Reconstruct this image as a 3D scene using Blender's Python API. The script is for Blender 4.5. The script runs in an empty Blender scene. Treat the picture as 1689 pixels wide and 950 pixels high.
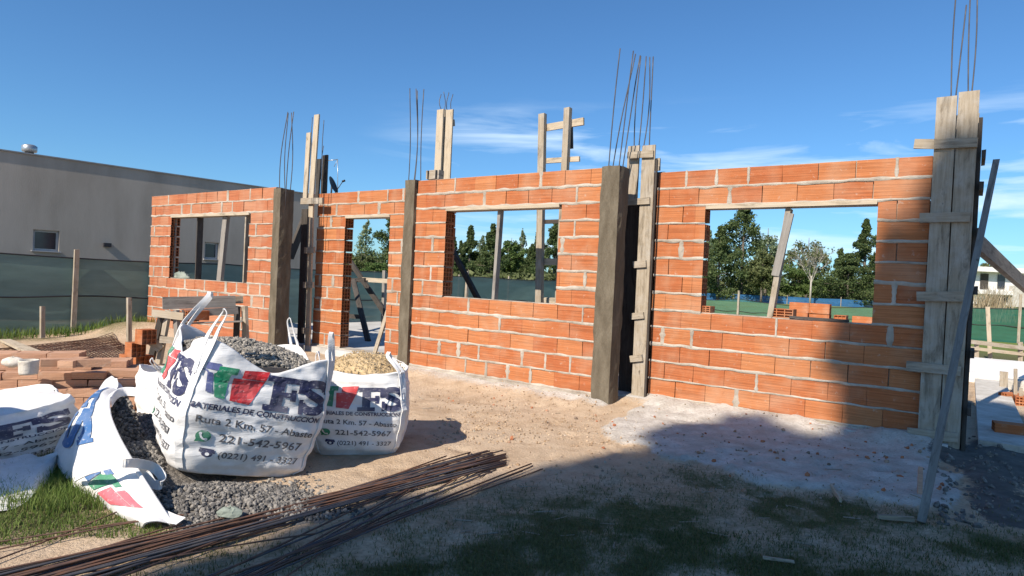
import bpy, bmesh, math, random
import numpy as np
from mathutils import Vector, Matrix, noise

random.seed(7); rng = np.random.default_rng(7)
sc = bpy.context.scene
R = math.radians
# ------------------------------------------------------------------ camera
F, CAM_H, PITCH, ROLL = 1060.0, 1.35, R(.70), R(2.7)
cd = bpy.data.cameras.new('camera'); cam = bpy.data.objects.new('camera', cd); sc.collection.objects.link(cam)
cd.sensor_width = 36; cd.lens = 36*F/1689; cd.clip_start = .05; cd.clip_end = 3000
CM = Matrix.Rotation(math.pi/2-PITCH, 3, 'X') @ Matrix.Rotation(ROLL, 3, 'Z')
cam.matrix_world = Matrix.Translation((0, 0, CAM_H)) @ CM.to_4x4()
sc.camera = cam
# ------------------------------------------------------------------ sun and sky
SUN_AZ, SUN_EL = R(37.2), R(40)                 # light travels towards +X +Y
wd = bpy.data.worlds.new('World'); sc.world = wd; wd.use_nodes = True
sun = bpy.data.lights.new('sun', 'SUN'); sun.energy = 5.0; sun.angle = R(.53); sun.color = (1, .90, .77)
so = bpy.data.objects.new('sun', sun); sc.collection.objects.link(so)
TRAVEL = Vector((math.sin(SUN_AZ)*math.cos(SUN_EL), math.cos(SUN_AZ)*math.cos(SUN_EL), -math.sin(SUN_EL)))
so.rotation_euler = TRAVEL.to_track_quat('-Z', 'Y').to_euler()
so.location = (-8, -10, 14)
SKY_STRENGTH = .079
def make_world():
    nt = wd.node_tree; nt.nodes.clear(); N = nt.nodes.new; L = nt.links.new
    out = N('ShaderNodeOutputWorld'); bg = N('ShaderNodeBackground'); sky = N('ShaderNodeTexSky')
    sky.sky_type = 'NISHITA'; sky.sun_disc = False; sky.sun_elevation = SUN_EL
    sky.sun_rotation = math.pi+SUN_AZ; sky.air_density = 1.0; sky.dust_density = .35; sky.ozone_density = 3.2
    bg.inputs['Strength'].default_value = SKY_STRENGTH
    tc = N('ShaderNodeTexCoord'); sep = N('ShaderNodeSeparateXYZ'); L(tc.outputs['Generated'], sep.inputs[0])
    mp = N('ShaderNodeMapping'); mp.inputs['Scale'].default_value = (2.2, 2.2, 17); L(tc.outputs['Generated'], mp.inputs[0])
    nz = N('ShaderNodeTexNoise'); nz.inputs['Scale'].default_value = 1.6; nz.inputs['Detail'].default_value = 7
    nz.inputs['Roughness'].default_value = .55; nz.inputs['Distortion'].default_value = .5; L(mp.outputs[0], nz.inputs['Vector'])
    r1 = N('ShaderNodeMapRange'); r1.inputs[1].default_value = .5; r1.inputs[2].default_value = .72; L(nz.outputs[0], r1.inputs[0])
    r2 = N('ShaderNodeMapRange'); r2.interpolation_type = 'SMOOTHSTEP'; r2.inputs[1].default_value = .28; r2.inputs[2].default_value = .20; L(sep.outputs[2], r2.inputs[0])
    r4 = N('ShaderNodeMapRange'); r4.interpolation_type = 'SMOOTHSTEP'; r4.inputs[1].default_value = -.25; r4.inputs[2].default_value = .0; L(sep.outputs[0], r4.inputs[0])
    m1 = N('ShaderNodeMath'); m1.operation = 'MULTIPLY'; L(r1.outputs[0], m1.inputs[0]); L(r2.outputs[0], m1.inputs[1])
    m2 = N('ShaderNodeMath'); m2.operation = 'MULTIPLY'; L(m1.outputs[0], m2.inputs[0]); L(r4.outputs[0], m2.inputs[1])
    m3 = N('ShaderNodeMath'); m3.operation = 'MULTIPLY'; L(m2.outputs[0], m3.inputs[0]); m3.inputs[1].default_value = .8
    mx = N('ShaderNodeMixRGB'); mx.inputs[2].default_value = (8.0, 9.6, 11.0, 1)
    tint = N('ShaderNodeMixRGB'); tint.blend_type = 'MULTIPLY'; tint.inputs[0].default_value = 1; tint.inputs[2].default_value = (.59, .94, 1.21, 1)
    L(sky.outputs[0], tint.inputs[1]); L(m3.outputs[0], mx.inputs[0]); L(tint.outputs[0], mx.inputs[1])
    L(mx.outputs[0], bg.inputs['Color']); L(bg.outputs[0], out.inputs[0])
make_world()
vs = sc.view_settings; vs.view_transform = 'Standard'; vs.look = 'None'; vs.gamma = 1; vs.exposure = .6; vs.use_curve_mapping = False
# ------------------------------------------------------------------ site frame: s runs along the facade, w into the house
TH = R(35.5)
U = Vector((math.cos(TH), -math.sin(TH), 0)); NN = Vector((math.sin(TH), math.cos(TH), 0)); ZZ = Vector((0, 0, 1))
def SW(s, w, z=0.0): return U*s + NN*w + ZZ*z
def ray(px, py): return CM @ Vector(((px-844.5)/F, -(py-475)/F, -1))
C0 = Vector((0, 0, CAM_H))
def at(px, py, z=0.0):            # survey: picture point -> point on the level z
    r = ray(px, py); return C0 + r*((z-CAM_H)/r.z)
def atw(px, py, w):               # survey: picture point -> point on the facade plane w
    r = ray(px, py); return C0 + r*(w/(r.dot(NN)))
def atd(px, py, Y):               # survey: picture point -> point at distance Y
    r = ray(px, py); return C0 + r*(Y/r.y)
# ------------------------------------------------------------------ helpers
def wm(o):
    m = o.matrix_basis.copy()
    while o.parent: o = o.parent; m = o.matrix_basis @ m
    return m
def tag(o, label=None, cat=None, group=None, kind=None):
    if label: o['label'] = label
    if cat: o['category'] = cat
    if group: o['group'] = group
    if kind: o['kind'] = kind
    return o
def thing(name, label, cat, loc, rz=0, group=None):
    o = bpy.data.objects.new(name, None); sc.collection.objects.link(o); o.empty_display_size = .2
    o.location = loc; o.rotation_euler = (0, 0, rz); o.matrix_basis = Matrix.Translation(Vector(loc)) @ Matrix.Rotation(rz, 4, 'Z')
    return tag(o, label, cat, group)
class MB:
    def __init__(self): self.v = []; self.f = []; self.m = []; self.uv = []; self.sm = []
    def face(self, idx, mi=0, uv=None, sm=False): self.f.append(idx); self.m.append(mi); self.uv.append(uv); self.sm.append(sm)
    def hexa(self, P, mi=0, L=None):
        b = len(self.v); self.v += [Vector(p) for p in P]
        o = random.random()*50
        if L is None: L = ((P[1]-P[0]).length, (P[3]-P[0]).length, (P[4]-P[0]).length)
        lx, ly, lz = L
        for q, (a, c) in (((0,3,2,1),(lx,ly)), ((4,5,6,7),(lx,ly)), ((0,1,5,4),(lx,lz)), ((2,3,7,6),(lx,lz)), ((1,2,6,5),(ly,lz)), ((3,0,4,7),(ly,lz))):
            if q == (0,3,2,1): uv = [(o,o),(o,o+c),(o+a,o+c),(o+a,o)]
            else: uv = [(o,o),(o+a,o),(o+a,o+c),(o,o+c)]
            self.face([b+i for i in q], mi, uv)
    def box(self, c, hx, hy, hz, ax=Vector((1,0,0)), ay=Vector((0,1,0)), az=ZZ, mi=0, jit=0):
        P = []
        for sz in (-1, 1):
            for sx, sy in ((-1,-1),(1,-1),(1,1),(-1,1)):
                p = c + ax*hx*sx + ay*hy*sy + az*hz*sz
                if jit: p = p + Vector((random.uniform(-jit,jit), random.uniform(-jit,jit), random.uniform(-jit,jit)))
                P.append(p)
        self.hexa(P, mi)
    def bar(self, p0, p1, wid, thk, side=None, mi=0, jit=.0):   # plank from p0 to p1, wid along side
        p0 = Vector(p0); p1 = Vector(p1); d = (p1-p0); l = d.length; d = d/l
        side = Vector(side) if side is not None else (U if abs(d.dot(U)) < .8 else ZZ)
        side = (side - d*side.dot(d)).normalized(); up = d.cross(side)
        self.box((p0+p1)/2, l/2, wid/2, thk/2, d, side, up, mi, jit)
    def tube(self, pts, r, n=6, mi=0, cap=True):
        pts = [Vector(p) for p in pts]; b = len(self.v); k = len(pts)
        for i, p in enumerate(pts):
            d = (pts[min(i+1,k-1)] - pts[max(i-1,0)]).normalized()
            a = d.cross(Vector((.31,.2,.93)) if abs(d.z) < .9 else Vector((1,0,0))).normalized(); c = d.cross(a)
            rr = r[i] if isinstance(r, (list, tuple)) else r
            for j in range(n):
                t = 2*math.pi*j/n; self.v.append(p + (a*math.cos(t)+c*math.sin(t))*rr)
        for i in range(k-1):
            for j in range(n):
                q = (j+1) % n; self.face([b+i*n+j, b+i*n+q, b+(i+1)*n+q, b+(i+1)*n+j], mi, None, True)
        if cap:
            self.face([b+j for j in range(n)][::-1], mi); self.face([b+(k-1)*n+j for j in range(n)], mi)
    def ribbon(self, pts, sides, wid, thk, mi=0):               # flat strap
        pts = [Vector(p) for p in pts]; b = len(self.v); k = len(pts)
        for i, p in enumerate(pts):
            d = (pts[min(i+1,k-1)] - pts[max(i-1,0)]).normalized()
            s = Vector(sides[i] if isinstance(sides, list) else sides); s = (s - d*s.dot(d)).normalized(); nn = d.cross(s)
            w = wid[i] if isinstance(wid, list) else wid
            self.v += [p - s*w/2 - nn*thk/2, p + s*w/2 - nn*thk/2, p + s*w/2 + nn*thk/2, p - s*w/2 + nn*thk/2]
        for i in range(k-1):
            for j in range(4):
                q = (j+1) % 4; self.face([b+i*4+j, b+i*4+q, b+(i+1)*4+q, b+(i+1)*4+j], mi, None, False)
        self.face([b+3,b+2,b+1,b], mi); self.face([b+k*4-4+j for j in range(4)], mi)
    def grid(self, P, mi=0, sm=True, closed=False):              # P: rows of points
        b = len(self.v); r = len(P); c = len(P[0])
        for row in P: self.v += [Vector(p) for p in row]
        for i in range(r-1):
            for j in range(c if closed else c-1):
                q = (j+1) % c
                self.face([b+i*c+j, b+i*c+q, b+(i+1)*c+q, b+(i+1)*c+j], mi, None, sm)
    def mesh(self, name, mats, inv=None):
        me = bpy.data.meshes.new(name)
        V = [inv @ v for v in self.v] if inv is not None else self.v
        me.from_pydata([tuple(v) for v in V], [], self.f)
        for m in (mats if isinstance(mats, (list, tuple)) else [mats]): me.materials.append(m)
        me.polygons.foreach_set('material_index', self.m); me.polygons.foreach_set('use_smooth', self.sm)
        if any(u is not None for u in self.uv):
            uvl = me.uv_layers.new(name='UVMap'); fl = []
            for f, u in zip(self.f, self.uv):
                for k in range(len(f)): fl += list(u[k]) if u else [0, 0]
            uvl.data.foreach_set('uv', fl)
        me.update(); return me
    def build(self, name, mats, parent=None, loc=None, label=None, cat=None, group=None, kind=None):
        if parent is not None: inv = wm(parent).inverted()
        else:
            if loc is None:
                zs = min(v.z for v in self.v); n = len(self.v)
                loc = Vector((sum(v.x for v in self.v)/n, sum(v.y for v in self.v)/n, zs))
            inv = Matrix.Translation(-Vector(loc))
        o = bpy.data.objects.new(name, self.mesh(name, mats, inv)); sc.collection.objects.link(o)
        if parent is not None: o.parent = parent
        else: o.location = loc; o.matrix_basis = Matrix.Translation(Vector(loc))
        return tag(o, label, cat, group, kind)
def np_mesh(name, V, Fc, mats, parent=None, loc=(0,0,0), smooth=False, mi=None, **kw):
    V = np.asarray(V, np.float64); Fc = np.asarray(Fc, np.int64); k = Fc.shape[1]
    if parent is not None:
        A = np.array(wm(parent).inverted()); V = V @ A[:3,:3].T + A[:3,3]
    else: V = V - np.array(loc)
    me = bpy.data.meshes.new(name); me.vertices.add(len(V)); me.vertices.foreach_set('co', V.ravel())
    me.loops.add(Fc.size); me.loops.foreach_set('vertex_index', Fc.ravel())
    me.polygons.add(len(Fc)); me.polygons.foreach_set('loop_start', np.arange(0, Fc.size, k)); me.polygons.foreach_set('loop_total', np.full(len(Fc), k))
    for m in (mats if isinstance(mats, (list, tuple)) else [mats]): me.materials.append(m)
    me.polygons.foreach_set('use_smooth', np.full(len(Fc), smooth))
    if mi is not None: me.polygons.foreach_set('material_index', mi)
    me.update(calc_edges=True); me.validate()
    o = bpy.data.objects.new(name, me); sc.collection.objects.link(o)
    if parent is not None: o.parent = parent
    else: o.location = loc
    return tag(o, **kw)
def spline(P, n=6):
    P = [Vector(p) for p in P]; out = []
    for i in range(len(P)-1):
        a = P[max(i-1,0)]; b = P[i]; c = P[i+1]; d = P[min(i+2,len(P)-1)]
        for k in range(n):
            t = k/n; out.append(.5*((2*b)+(c-a)*t+(2*a-5*b+4*c-d)*t*t+(3*b-a-3*c+d)*t**3))
    return out + [P[-1]]
# ------------------------------------------------------------------ materials
def new_mat(name):
    m = bpy.data.materials.new(name); m.use_nodes = True; nt = m.node_tree
    b = nt.nodes['Principled BSDF']; b.inputs['Roughness'].default_value = .9
    if 'Specular IOR Level' in b.inputs: b.inputs['Specular IOR Level'].default_value = .25
    return m, nt, b
class G:                                                        # tiny node helper
    def __init__(s, nt): s.nt = nt
    def n(s, t, **k):
        x = s.nt.nodes.new(t)
        for a, v in k.items(): setattr(x, a, v)
        return x
    def l(s, a, b): s.nt.links.new(a, b)
    def coord(s, kind='Object', scale=(1,1,1)):
        t = s.n('ShaderNodeTexCoord'); m = s.n('ShaderNodeMapping'); m.inputs['Scale'].default_value = scale
        s.l(t.outputs[kind], m.inputs[0]); return m.outputs[0]
    def noise(s, vec, scale, detail=4, rough=.55, dist=0):
        x = s.n('ShaderNodeTexNoise'); x.inputs['Scale'].default_value = scale; x.inputs['Detail'].default_value = detail
        x.inputs['Roughness'].default_value = rough; x.inputs['Distortion'].default_value = dist
        if vec is not None: s.l(vec, x.inputs['Vector'])
        return x.outputs[0]
    def ramp(s, fac, stops):
        r = s.n('ShaderNodeValToRGB'); e = r.color_ramp.elements
        while len(e) < len(stops): e.new(.5)
        for i, (p, c) in enumerate(stops): e[i].position = p; e[i].color = tuple(c)+(1,) if len(c) == 3 else c
        s.l(fac, r.inputs[0]); return r.outputs[0]
    def mr(s, fac, a, b, c=0, d=1):
        x = s.n('ShaderNodeMapRange'); s.l(fac, x.inputs[0])
        for i, q in enumerate((a, b, c, d)): x.inputs[i+1].default_value = q
        return x.outputs[0]
    def mix(s, fac, a, b, mode='MIX'):
        x = s.n('ShaderNodeMixRGB', blend_type=mode)
        for i, q in enumerate((fac, a, b)):
            if isinstance(q, (int, float)): x.inputs[i].default_value = q if i == 0 else (q, q, q, 1)
            elif isinstance(q, tuple): x.inputs[i].default_value = q+(1,) if len(q) == 3 else q
            else: s.l(q, x.inputs[i])
        return x.outputs[0]
    def math(s, op, a, b):
        x = s.n('ShaderNodeMath', operation=op)
        for i, q in enumerate((a, b)):
            if isinstance(q, (int, float)): x.inputs[i].default_value = q
            else: s.l(q, x.inputs[i])
        return x.outputs[0]
    def island(s): return s.n('ShaderNodeNewGeometry').outputs['Random Per Island']
    def bump(s, h, bsdf, strength=.4, dist=.01, prev=None):
        x = s.n('ShaderNodeBump'); x.inputs['Strength'].default_value = strength; x.inputs['Distance'].default_value = dist
        s.l(h, x.inputs['Height'])
        if prev: s.l(prev, x.inputs['Normal'])
        s.l(x.outputs[0], bsdf.inputs['Normal']); return x.outputs[0]
def brick_mat(name, c1, c2, c3, lines=True):
    m, nt, b = new_mat(name); g = G(nt); co = g.coord()
    isl = g.island(); base = g.ramp(isl, [(0, c1), (.5, c2), (1, c3)])
    blotch = g.noise(co, 9, 5, .6); col = g.mix(g.mr(blotch, .45, .8, 0, .45), base, (.45, .215, .11))
    fine = g.noise(g.coord(scale=(1.3, 1.3, 80)), 1, 4, .6)
    col = g.mix(.55, col, g.ramp(fine, [(.36, (.40,.36,.33)), (.56, (1,1,1))]), 'MULTIPLY')
    st = g.noise(co, 2.3, 3); col = g.mix(g.mr(st, .48, .78, 0, .4), col, (.46,.32,.22))
    sp = g.noise(co, 17, 6, .7); col = g.mix(g.mr(sp, .60, .72, 0, .6), col, (.48,.40,.33)); col = g.mix(g.mr(g.noise(co, 5, 6, .7, 1), .64, .74, 0, .55), col, (.20,.095,.055))
    g.l(col, b.inputs['Base Color'])
    if lines:
        ln = g.noise(g.coord(scale=(1.6, 1.6, 95)), 1, 2, .5)
        p = g.bump(ln, b, .5, .007); g.bump(g.noise(co, 60, 4), b, .35, .004, p)
    else: g.bump(g.noise(co, 45, 5), b, .5, .006)
    return m
def simple_noise(name, cols, scale, rough=.9, bscale=40, bstr=.4, bdist=.006, co_scale=(1,1,1), detail=6, spec=.25):
    m, nt, b = new_mat(name); g = G(nt); co = g.coord(scale=co_scale)
    n1 = g.noise(co, scale, detail, .6); k = len(cols)
    col = g.ramp(n1, [(.28+.44*i/(k-1), c) for i, c in enumerate(cols)])
    g.l(col, b.inputs['Base Color']); b.inputs['Roughness'].default_value = rough; b.inputs['Specular IOR Level'].default_value = spec
    if bstr: g.bump(g.noise(co, bscale, 5), b, bstr, bdist)
    return m
def wood_mat(name, cols, dirt=(.42,.40,.37), dirt_amt=.5):
    m, nt, b = new_mat(name); g = G(nt); uv = g.coord('UV', (3, 45, 1))
    gr = g.noise(uv, 1, 6, .65, .4); col = g.ramp(gr, [(.3, cols[0]), (.5, cols[1]), (.72, cols[2])])
    isl = g.island(); col = g.mix(g.mr(isl, 0, 1, .0, .35), col, cols[2])
    d = g.noise(g.coord('Object'), 5, 6, .7); col = g.mix(g.mr(d, .45, .68, 0, dirt_amt), col, dirt); d2 = g.noise(g.coord('UV', (2.2, 9, 1)), 1.3, 6, .7, .6); col = g.mix(g.mr(d2, .52, .66, 0, .6), col, tuple(q*.45 for q in cols[0]))
    kn = g.noise(g.coord('UV', (5, 9, 1)), 1.7, 2); col = g.mix(g.mr(kn, .70, .76, 0, .7), col, (.06,.045,.03))
    g.l(col, b.inputs['Base Color']); g.bump(gr, b, .35, .004); return m
def plain(name, c, rough=.6, spec=.3, metal=0):
    m, nt, b = new_mat(name); g = G(nt); n1 = g.noise(g.coord(), 7, 4)
    g.l(g.mix(1, (c[0],c[1],c[2]), g.ramp(n1, [(.3,(.8,.8,.8)),(.7,(1,1,1))]), 'MULTIPLY'), b.inputs['Base Color'])
    b.inputs['Roughness'].default_value = rough; b.inputs['Specular IOR Level'].default_value = spec; b.inputs['Metallic'].default_value = metal
    return m
def leaf_mat(name, c1, c2, c3, tr=.35):
    m, nt, b = new_mat(name); g = G(nt); isl = g.island()
    col = g.ramp(isl, [(0, c1), (.55, c2), (1, c3)])
    big = g.noise(g.coord(), .5, 3); col = g.mix(g.mr(big, .4, .65, 0, .5), col, c3)
    g.l(col, b.inputs['Base Color']); b.inputs['Roughness'].default_value = .7
    t = g.n('ShaderNodeBsdfTranslucent'); g.l(col, t.inputs[0]); mx = g.n('ShaderNodeMixShader'); mx.inputs[0].default_value = tr
    out = nt.nodes['Material Output']; g.l(b.outputs[0], mx.inputs[1]); g.l(t.outputs[0], mx.inputs[2]); g.l(mx.outputs[0], out.inputs[0])
    return m
def net_mat(name, c, alpha):
    m, nt, b = new_mat(name); g = G(nt)
    n1 = g.noise(g.coord(scale=(1.2,1.2,5)), 1.6, 4); g.l(g.mix(g.mr(n1, .3, .7), (c[0]*.7,c[1]*.7,c[2]*.7), c), b.inputs['Base Color'])
    t = g.n('ShaderNodeBsdfTransparent'); tl = g.n('ShaderNodeBsdfTranslucent'); tl.inputs[0].default_value = (c[0], c[1], c[2], 1)
    m1 = g.n('ShaderNodeMixShader'); m1.inputs[0].default_value = .3; g.l(b.outputs[0], m1.inputs[1]); g.l(tl.outputs[0], m1.inputs[2])
    m2 = g.n('ShaderNodeMixShader'); m2.inputs[0].default_value = alpha; g.l(t.outputs[0], m2.inputs[1]); g.l(m1.outputs[0], m2.inputs[2])
    g.l(m2.outputs[0], nt.nodes['Material Output'].inputs[0]); return m
def cloth_mat(name='woven_white'):
    m, nt, b = new_mat(name); g = G(nt); co = g.coord()
    n1 = g.noise(co, 5, 5, .6); col = g.ramp(n1, [(.3, (.70,.69,.68)), (.6, (.82,.82,.82))])
    st = g.noise(co, 2.2, 6, .7); col = g.mix(g.mr(st, .52, .74, 0, .55), col, (.52,.46,.37)); sp = g.noise(co, 13, 6, .7); col = g.mix(g.mr(sp, .62, .74, 0, .5), col, (.46,.41,.34))
    g.l(col, b.inputs['Base Color']); b.inputs['Roughness'].default_value = .55
    p = g.bump(g.noise(g.coord(scale=(6,6,30)), 1, 5, .6), b, .35, .015); g.bump(g.noise(co, 90, 2), b, .15, .002, p)
    tl = g.n('ShaderNodeBsdfTranslucent'); tl.inputs[0].default_value = (.75,.74,.70,1); mx = g.n('ShaderNodeMixShader'); mx.inputs[0].default_value = .12
    g.l(b.outputs[0], mx.inputs[1]); g.l(tl.outputs[0], mx.inputs[2]); g.l(mx.outputs[0], nt.nodes['Material Output'].inputs[0])
    return m
def stone_mat(name, cols):
    m, nt, b = new_mat(name); g = G(nt); k = len(cols)
    col = g.ramp(g.island(), [(i/(k-1), c) for i, c in enumerate(cols)])
    n1 = g.noise(g.coord(), 30, 3); g.l(g.mix(.5, col, g.ramp(n1, [(.3,(.5,.5,.5)),(.7,(1,1,1))]), 'MULTIPLY'), b.inputs['Base Color'])
    return m
M = {}
M['brick'] = brick_mat('hollow_brick_orange', (.37,.112,.043), (.42,.140,.053), (.455,.178,.072))
M['brick_pink'] = brick_mat('hollow_brick_pinkish', (.38,.120,.055), (.42,.150,.070), (.44,.195,.110), False)
M['solid_brick'] = brick_mat('solid_brick', (.40,.21,.135), (.47,.275,.18), (.54,.35,.25), False)
M['mortar'] = simple_noise('mortar', [(.22,.185,.145), (.37,.325,.27), (.50,.46,.395)], 4, bscale=55, bstr=.8, bdist=.01)
M['concrete_dark'] = simple_noise('column_concrete', [(.085,.068,.046), (.125,.103,.073), (.175,.148,.108)], 4.5, bscale=34, bstr=1.0, bdist=.012, co_scale=(2.2,2.2,.55))
M['slab'] = simple_noise('slab_concrete', [(.34,.33,.31), (.45,.44,.42), (.54,.53,.51)], 2.5, bscale=25, bstr=.3)
M['screed'] = simple_noise('white_screed', [(.56,.54,.51), (.68,.66,.63), (.76,.74,.71)], 2, bstr=.3)
M['footing'] = simple_noise('footing_concrete', [(.36,.33,.28), (.48,.45,.40), (.58,.56,.52)], 6, bscale=30, bstr=.9, bdist=.015)
M['wood'] = wood_mat('formwork_timber', [(.19,.15,.105), (.30,.25,.185), (.40,.34,.265)])
M['wood_pale'] = wood_mat('pale_timber', [(.32,.255,.175), (.42,.345,.25), (.49,.42,.32)], dirt_amt=.3)
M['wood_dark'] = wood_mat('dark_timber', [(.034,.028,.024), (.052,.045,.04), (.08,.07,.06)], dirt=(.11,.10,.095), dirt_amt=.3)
M['wood_grey'] = wood_mat('weathered_timber', [(.15,.135,.12), (.22,.20,.18), (.30,.28,.25)], dirt=(.3,.29,.27), dirt_amt=.4)
M['wood_pole'] = wood_mat('pole_timber', [(.10,.09,.08), (.16,.145,.13), (.24,.22,.195)], dirt=(.2,.19,.18), dirt_amt=.4)
M['rust'] = simple_noise('rusty_steel', [(.055,.036,.030), (.11,.058,.038), (.19,.085,.045)], 14, rough=.65, bstr=0, spec=.5)
M['rebar_dark'] = simple_noise('dark_steel', [(.035,.035,.045), (.06,.058,.065), (.10,.085,.075)], 9, rough=.5, bstr=0, spec=.5)
M['cloth'] = cloth_mat()
M['cloth_grey'] = simple_noise('grey_cloth', [(.13,.15,.13), (.21,.24,.205), (.31,.33,.29)], 6, bstr=.3)
def ink(name, c, r=.5):
    m, nt, b = new_mat(name); g = G(nt); n1 = g.noise(g.coord(scale=(1,1,2.5)), 26, 5, .7); n2 = g.noise(g.coord(), 4, 4)
    col = g.mix(g.mr(n1, .56, .70, 0, .75), c, (.55,.55,.56)); col = g.mix(g.mr(n2, .4, .7, 0, .22), col, (.5,.48,.46)); g.l(col, b.inputs['Base Color']); b.inputs['Roughness'].default_value = r; return m
M['ink_navy'] = ink('ink_navy', (.030,.034,.085), .5); M['ink_blue'] = ink('ink_blue', (.045,.13,.31), .5)
M['ink_green'] = ink('ink_green', (.015,.20,.10), .5); M['ink_red'] = ink('ink_red', (.50,.028,.035), .5)
M['ink_slate'] = ink('ink_slate', (.10,.12,.26), .5); M['ink_black'] = ink('ink_black', (.05,.05,.06), .5); M['ink_white'] = plain('ink_white', (.78,.78,.78), .5)
M['ink_pink'] = ink('ink_pink', (.62,.12,.15), .5)
M['gravel'] = stone_mat('crushed_stone', [(.07,.067,.065), (.135,.128,.12), (.21,.195,.178), (.31,.285,.25)])
M['gravel_sunlit'] = stone_mat('sunlit_stone', [(.13,.122,.11), (.22,.205,.18), (.31,.285,.25), (.42,.385,.33)])  # lighter copy of the crushed stone, sunlight on the bag top put into the colour
M['gravel_bed'] = simple_noise('gravel_bed', [(.07,.065,.06), (.16,.145,.13), (.30,.27,.24)], 45, bscale=60, bstr=1, bdist=.02)
M['sand'] = stone_mat('sandy_lumps', [(.40,.285,.145), (.50,.37,.20), (.60,.465,.28)])
M['sand_bed'] = simple_noise('sand_bed', [(.42,.30,.16), (.53,.39,.22), (.62,.48,.29)], 30, bscale=26, bstr=1, bdist=.05)
M['house'] = simple_noise('taupe_render', [(.28,.25,.215), (.345,.31,.27), (.40,.36,.32)], 1.5, bscale=60, bstr=.3, co_scale=(1,1,.28), detail=8)
M['house_cap'] = plain('parapet_cap', (.25,.25,.26), .5)
M['frame_alu'] = plain('window_aluminium', (.42,.42,.43), .4); M['glass_dark'] = plain('dark_glass', (.03,.035,.05), .08, .6)
M['galv'] = plain('galvanised_steel', (.45,.47,.48), .35, .5, .7); M['black'] = plain('dark_plastic', (.03,.03,.035), .5)
M['white_paint'] = plain('white_paint', (.75,.73,.70), .7)
M['net'] = net_mat('green_shade_net', (.03,.15,.105), .86); M['net_light'] = net_mat('thin_green_net', (.085,.23,.175), .62)
M['net_grey'] = net_mat('grey_green_net', (.19,.285,.26), .94)
M['net_blue'] = net_mat('blue_net', (.06,.22,.48), .85)
M['bark'] = simple_noise('bark', [(.06,.05,.04), (.13,.11,.09), (.22,.19,.16)], 6)
M['bark_pale'] = simple_noise('pale_bark', [(.25,.22,.19), (.38,.35,.31), (.50,.46,.42)], 8, bstr=0)
M['leaf_dark'] = leaf_mat('dark_foliage', (.030,.055,.022), (.060,.098,.034), (.13,.165,.06))
M['leaf_mid'] = leaf_mat('mid_foliage', (.045,.08,.024), (.085,.145,.04), (.15,.205,.065))
M['leaf_pale'] = leaf_mat('pale_foliage', (.12,.17,.10), (.19,.25,.14), (.27,.32,.19))
M['leaf_olive'] = leaf_mat('olive_foliage', (.06,.08,.03), (.11,.135,.05), (.18,.20,.085))
M['dry_grass'] = leaf_mat('dry_plumes', (.30,.24,.15), (.42,.34,.22), (.52,.44,.32))
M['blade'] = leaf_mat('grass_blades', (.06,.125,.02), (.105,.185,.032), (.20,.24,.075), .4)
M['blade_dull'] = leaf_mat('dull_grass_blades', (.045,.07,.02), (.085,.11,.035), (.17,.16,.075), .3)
M['pot'] = simple_noise('crusted_pot', [(.40,.36,.30), (.56,.52,.46), (.66,.63,.58)], 12, bstr=.6, bdist=.01)
M['rubble'] = stone_mat('brick_crumbs', [(.30,.10,.05), (.45,.18,.09), (.38,.28,.20), (.16,.12,.09)])
M['rubble_pale'] = stone_mat('mortar_crumbs', [(.22,.17,.12), (.36,.29,.22), (.46,.40,.33)])
M['crumb'] = stone_mat('sand_crumbs', [(.30,.20,.12), (.42,.30,.20), (.52,.40,.28)])
M['pale_stone'] = stone_mat('pale_crumbs', [(.40,.36,.30), (.52,.48,.42), (.62,.58,.53)])
# ------------------------------------------------------------------ terrain
def poly_px(P, z=0): return np.array([[*at(x, y, z)[:2]] for x, y in P])
def sdist(X, Y, poly):                                          # signed distance, positive inside
    d = np.full(X.shape, 1e9); ins = np.zeros(X.shape, bool); n = len(poly)
    for i in range(n):
        ax, ay = poly[i]; bx, by = poly[(i+1) % n]; ex, ey = bx-ax, by-ay
        t = np.clip(((X-ax)*ex+(Y-ay)*ey)/(ex*ex+ey*ey+1e-12), 0, 1)
        d = np.minimum(d, np.hypot(X-ax-t*ex, Y-ay-t*ey))
        c = ((ay > Y) != (by > Y)) & (X < (bx-ax)*(Y-ay)/(by-ay+1e-12)+ax); ins ^= c
    return np.where(ins, d, -d)
def vnoise(X, Y, sc_, seed=0, oct=4):
    out = np.zeros(X.shape); amp = 1; tot = 0
    for o in range(oct):
        f = sc_*2**o; x = X*f+seed*17.3+o*5.1; y = Y*f-seed*9.7+o*3.3
        xi = np.floor(x); yi = np.floor(y); fx = x-xi; fy = y-yi; fx = fx*fx*(3-2*fx); fy = fy*fy*(3-2*fy)
        h = lambda a, b: np.modf(np.abs(np.sin(a*127.1+b*311.7+seed)*43758.5453))[0]
        out += amp*((h(xi,yi)*(1-fx)+h(xi+1,yi)*fx)*(1-fy)+(h(xi,yi+1)*(1-fx)+h(xi+1,yi+1)*fx)*fy); tot += amp; amp *= .5
    return out/tot
sm = lambda d, a, b: (lambda t: t*t*(3-2*t))(np.clip((d-a)/(b-a), 0, 1))
CEM = poly_px([(985,716),(1010,697),(1060,676),(1085,655),(1300,690),(1520,722),(1545,760),(1575,800),(1568,838),(1515,838),(1440,826),(1380,812),(1300,806),(1230,794),(1170,772),(1120,762),(1085,752),(1060,738),(1020,732)])
WETP = poly_px([(1505,735),(1590,735),(1640,700),(1700,760),(1720,880),(1640,860),(1590,840),(1570,800),(1548,770)])
GR1 = np.array([[-8,-2],[8,-2],[8,4.25],[3.1,4.25],[2.5,4.45],[1.6,4.75],[1.1,4.6],[.6,4.35],[.1,3.9],[-.4,3.6],[-.9,3.25],[-1.4,3.0],[-2.0,2.4],[-8,1.2]])
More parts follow.
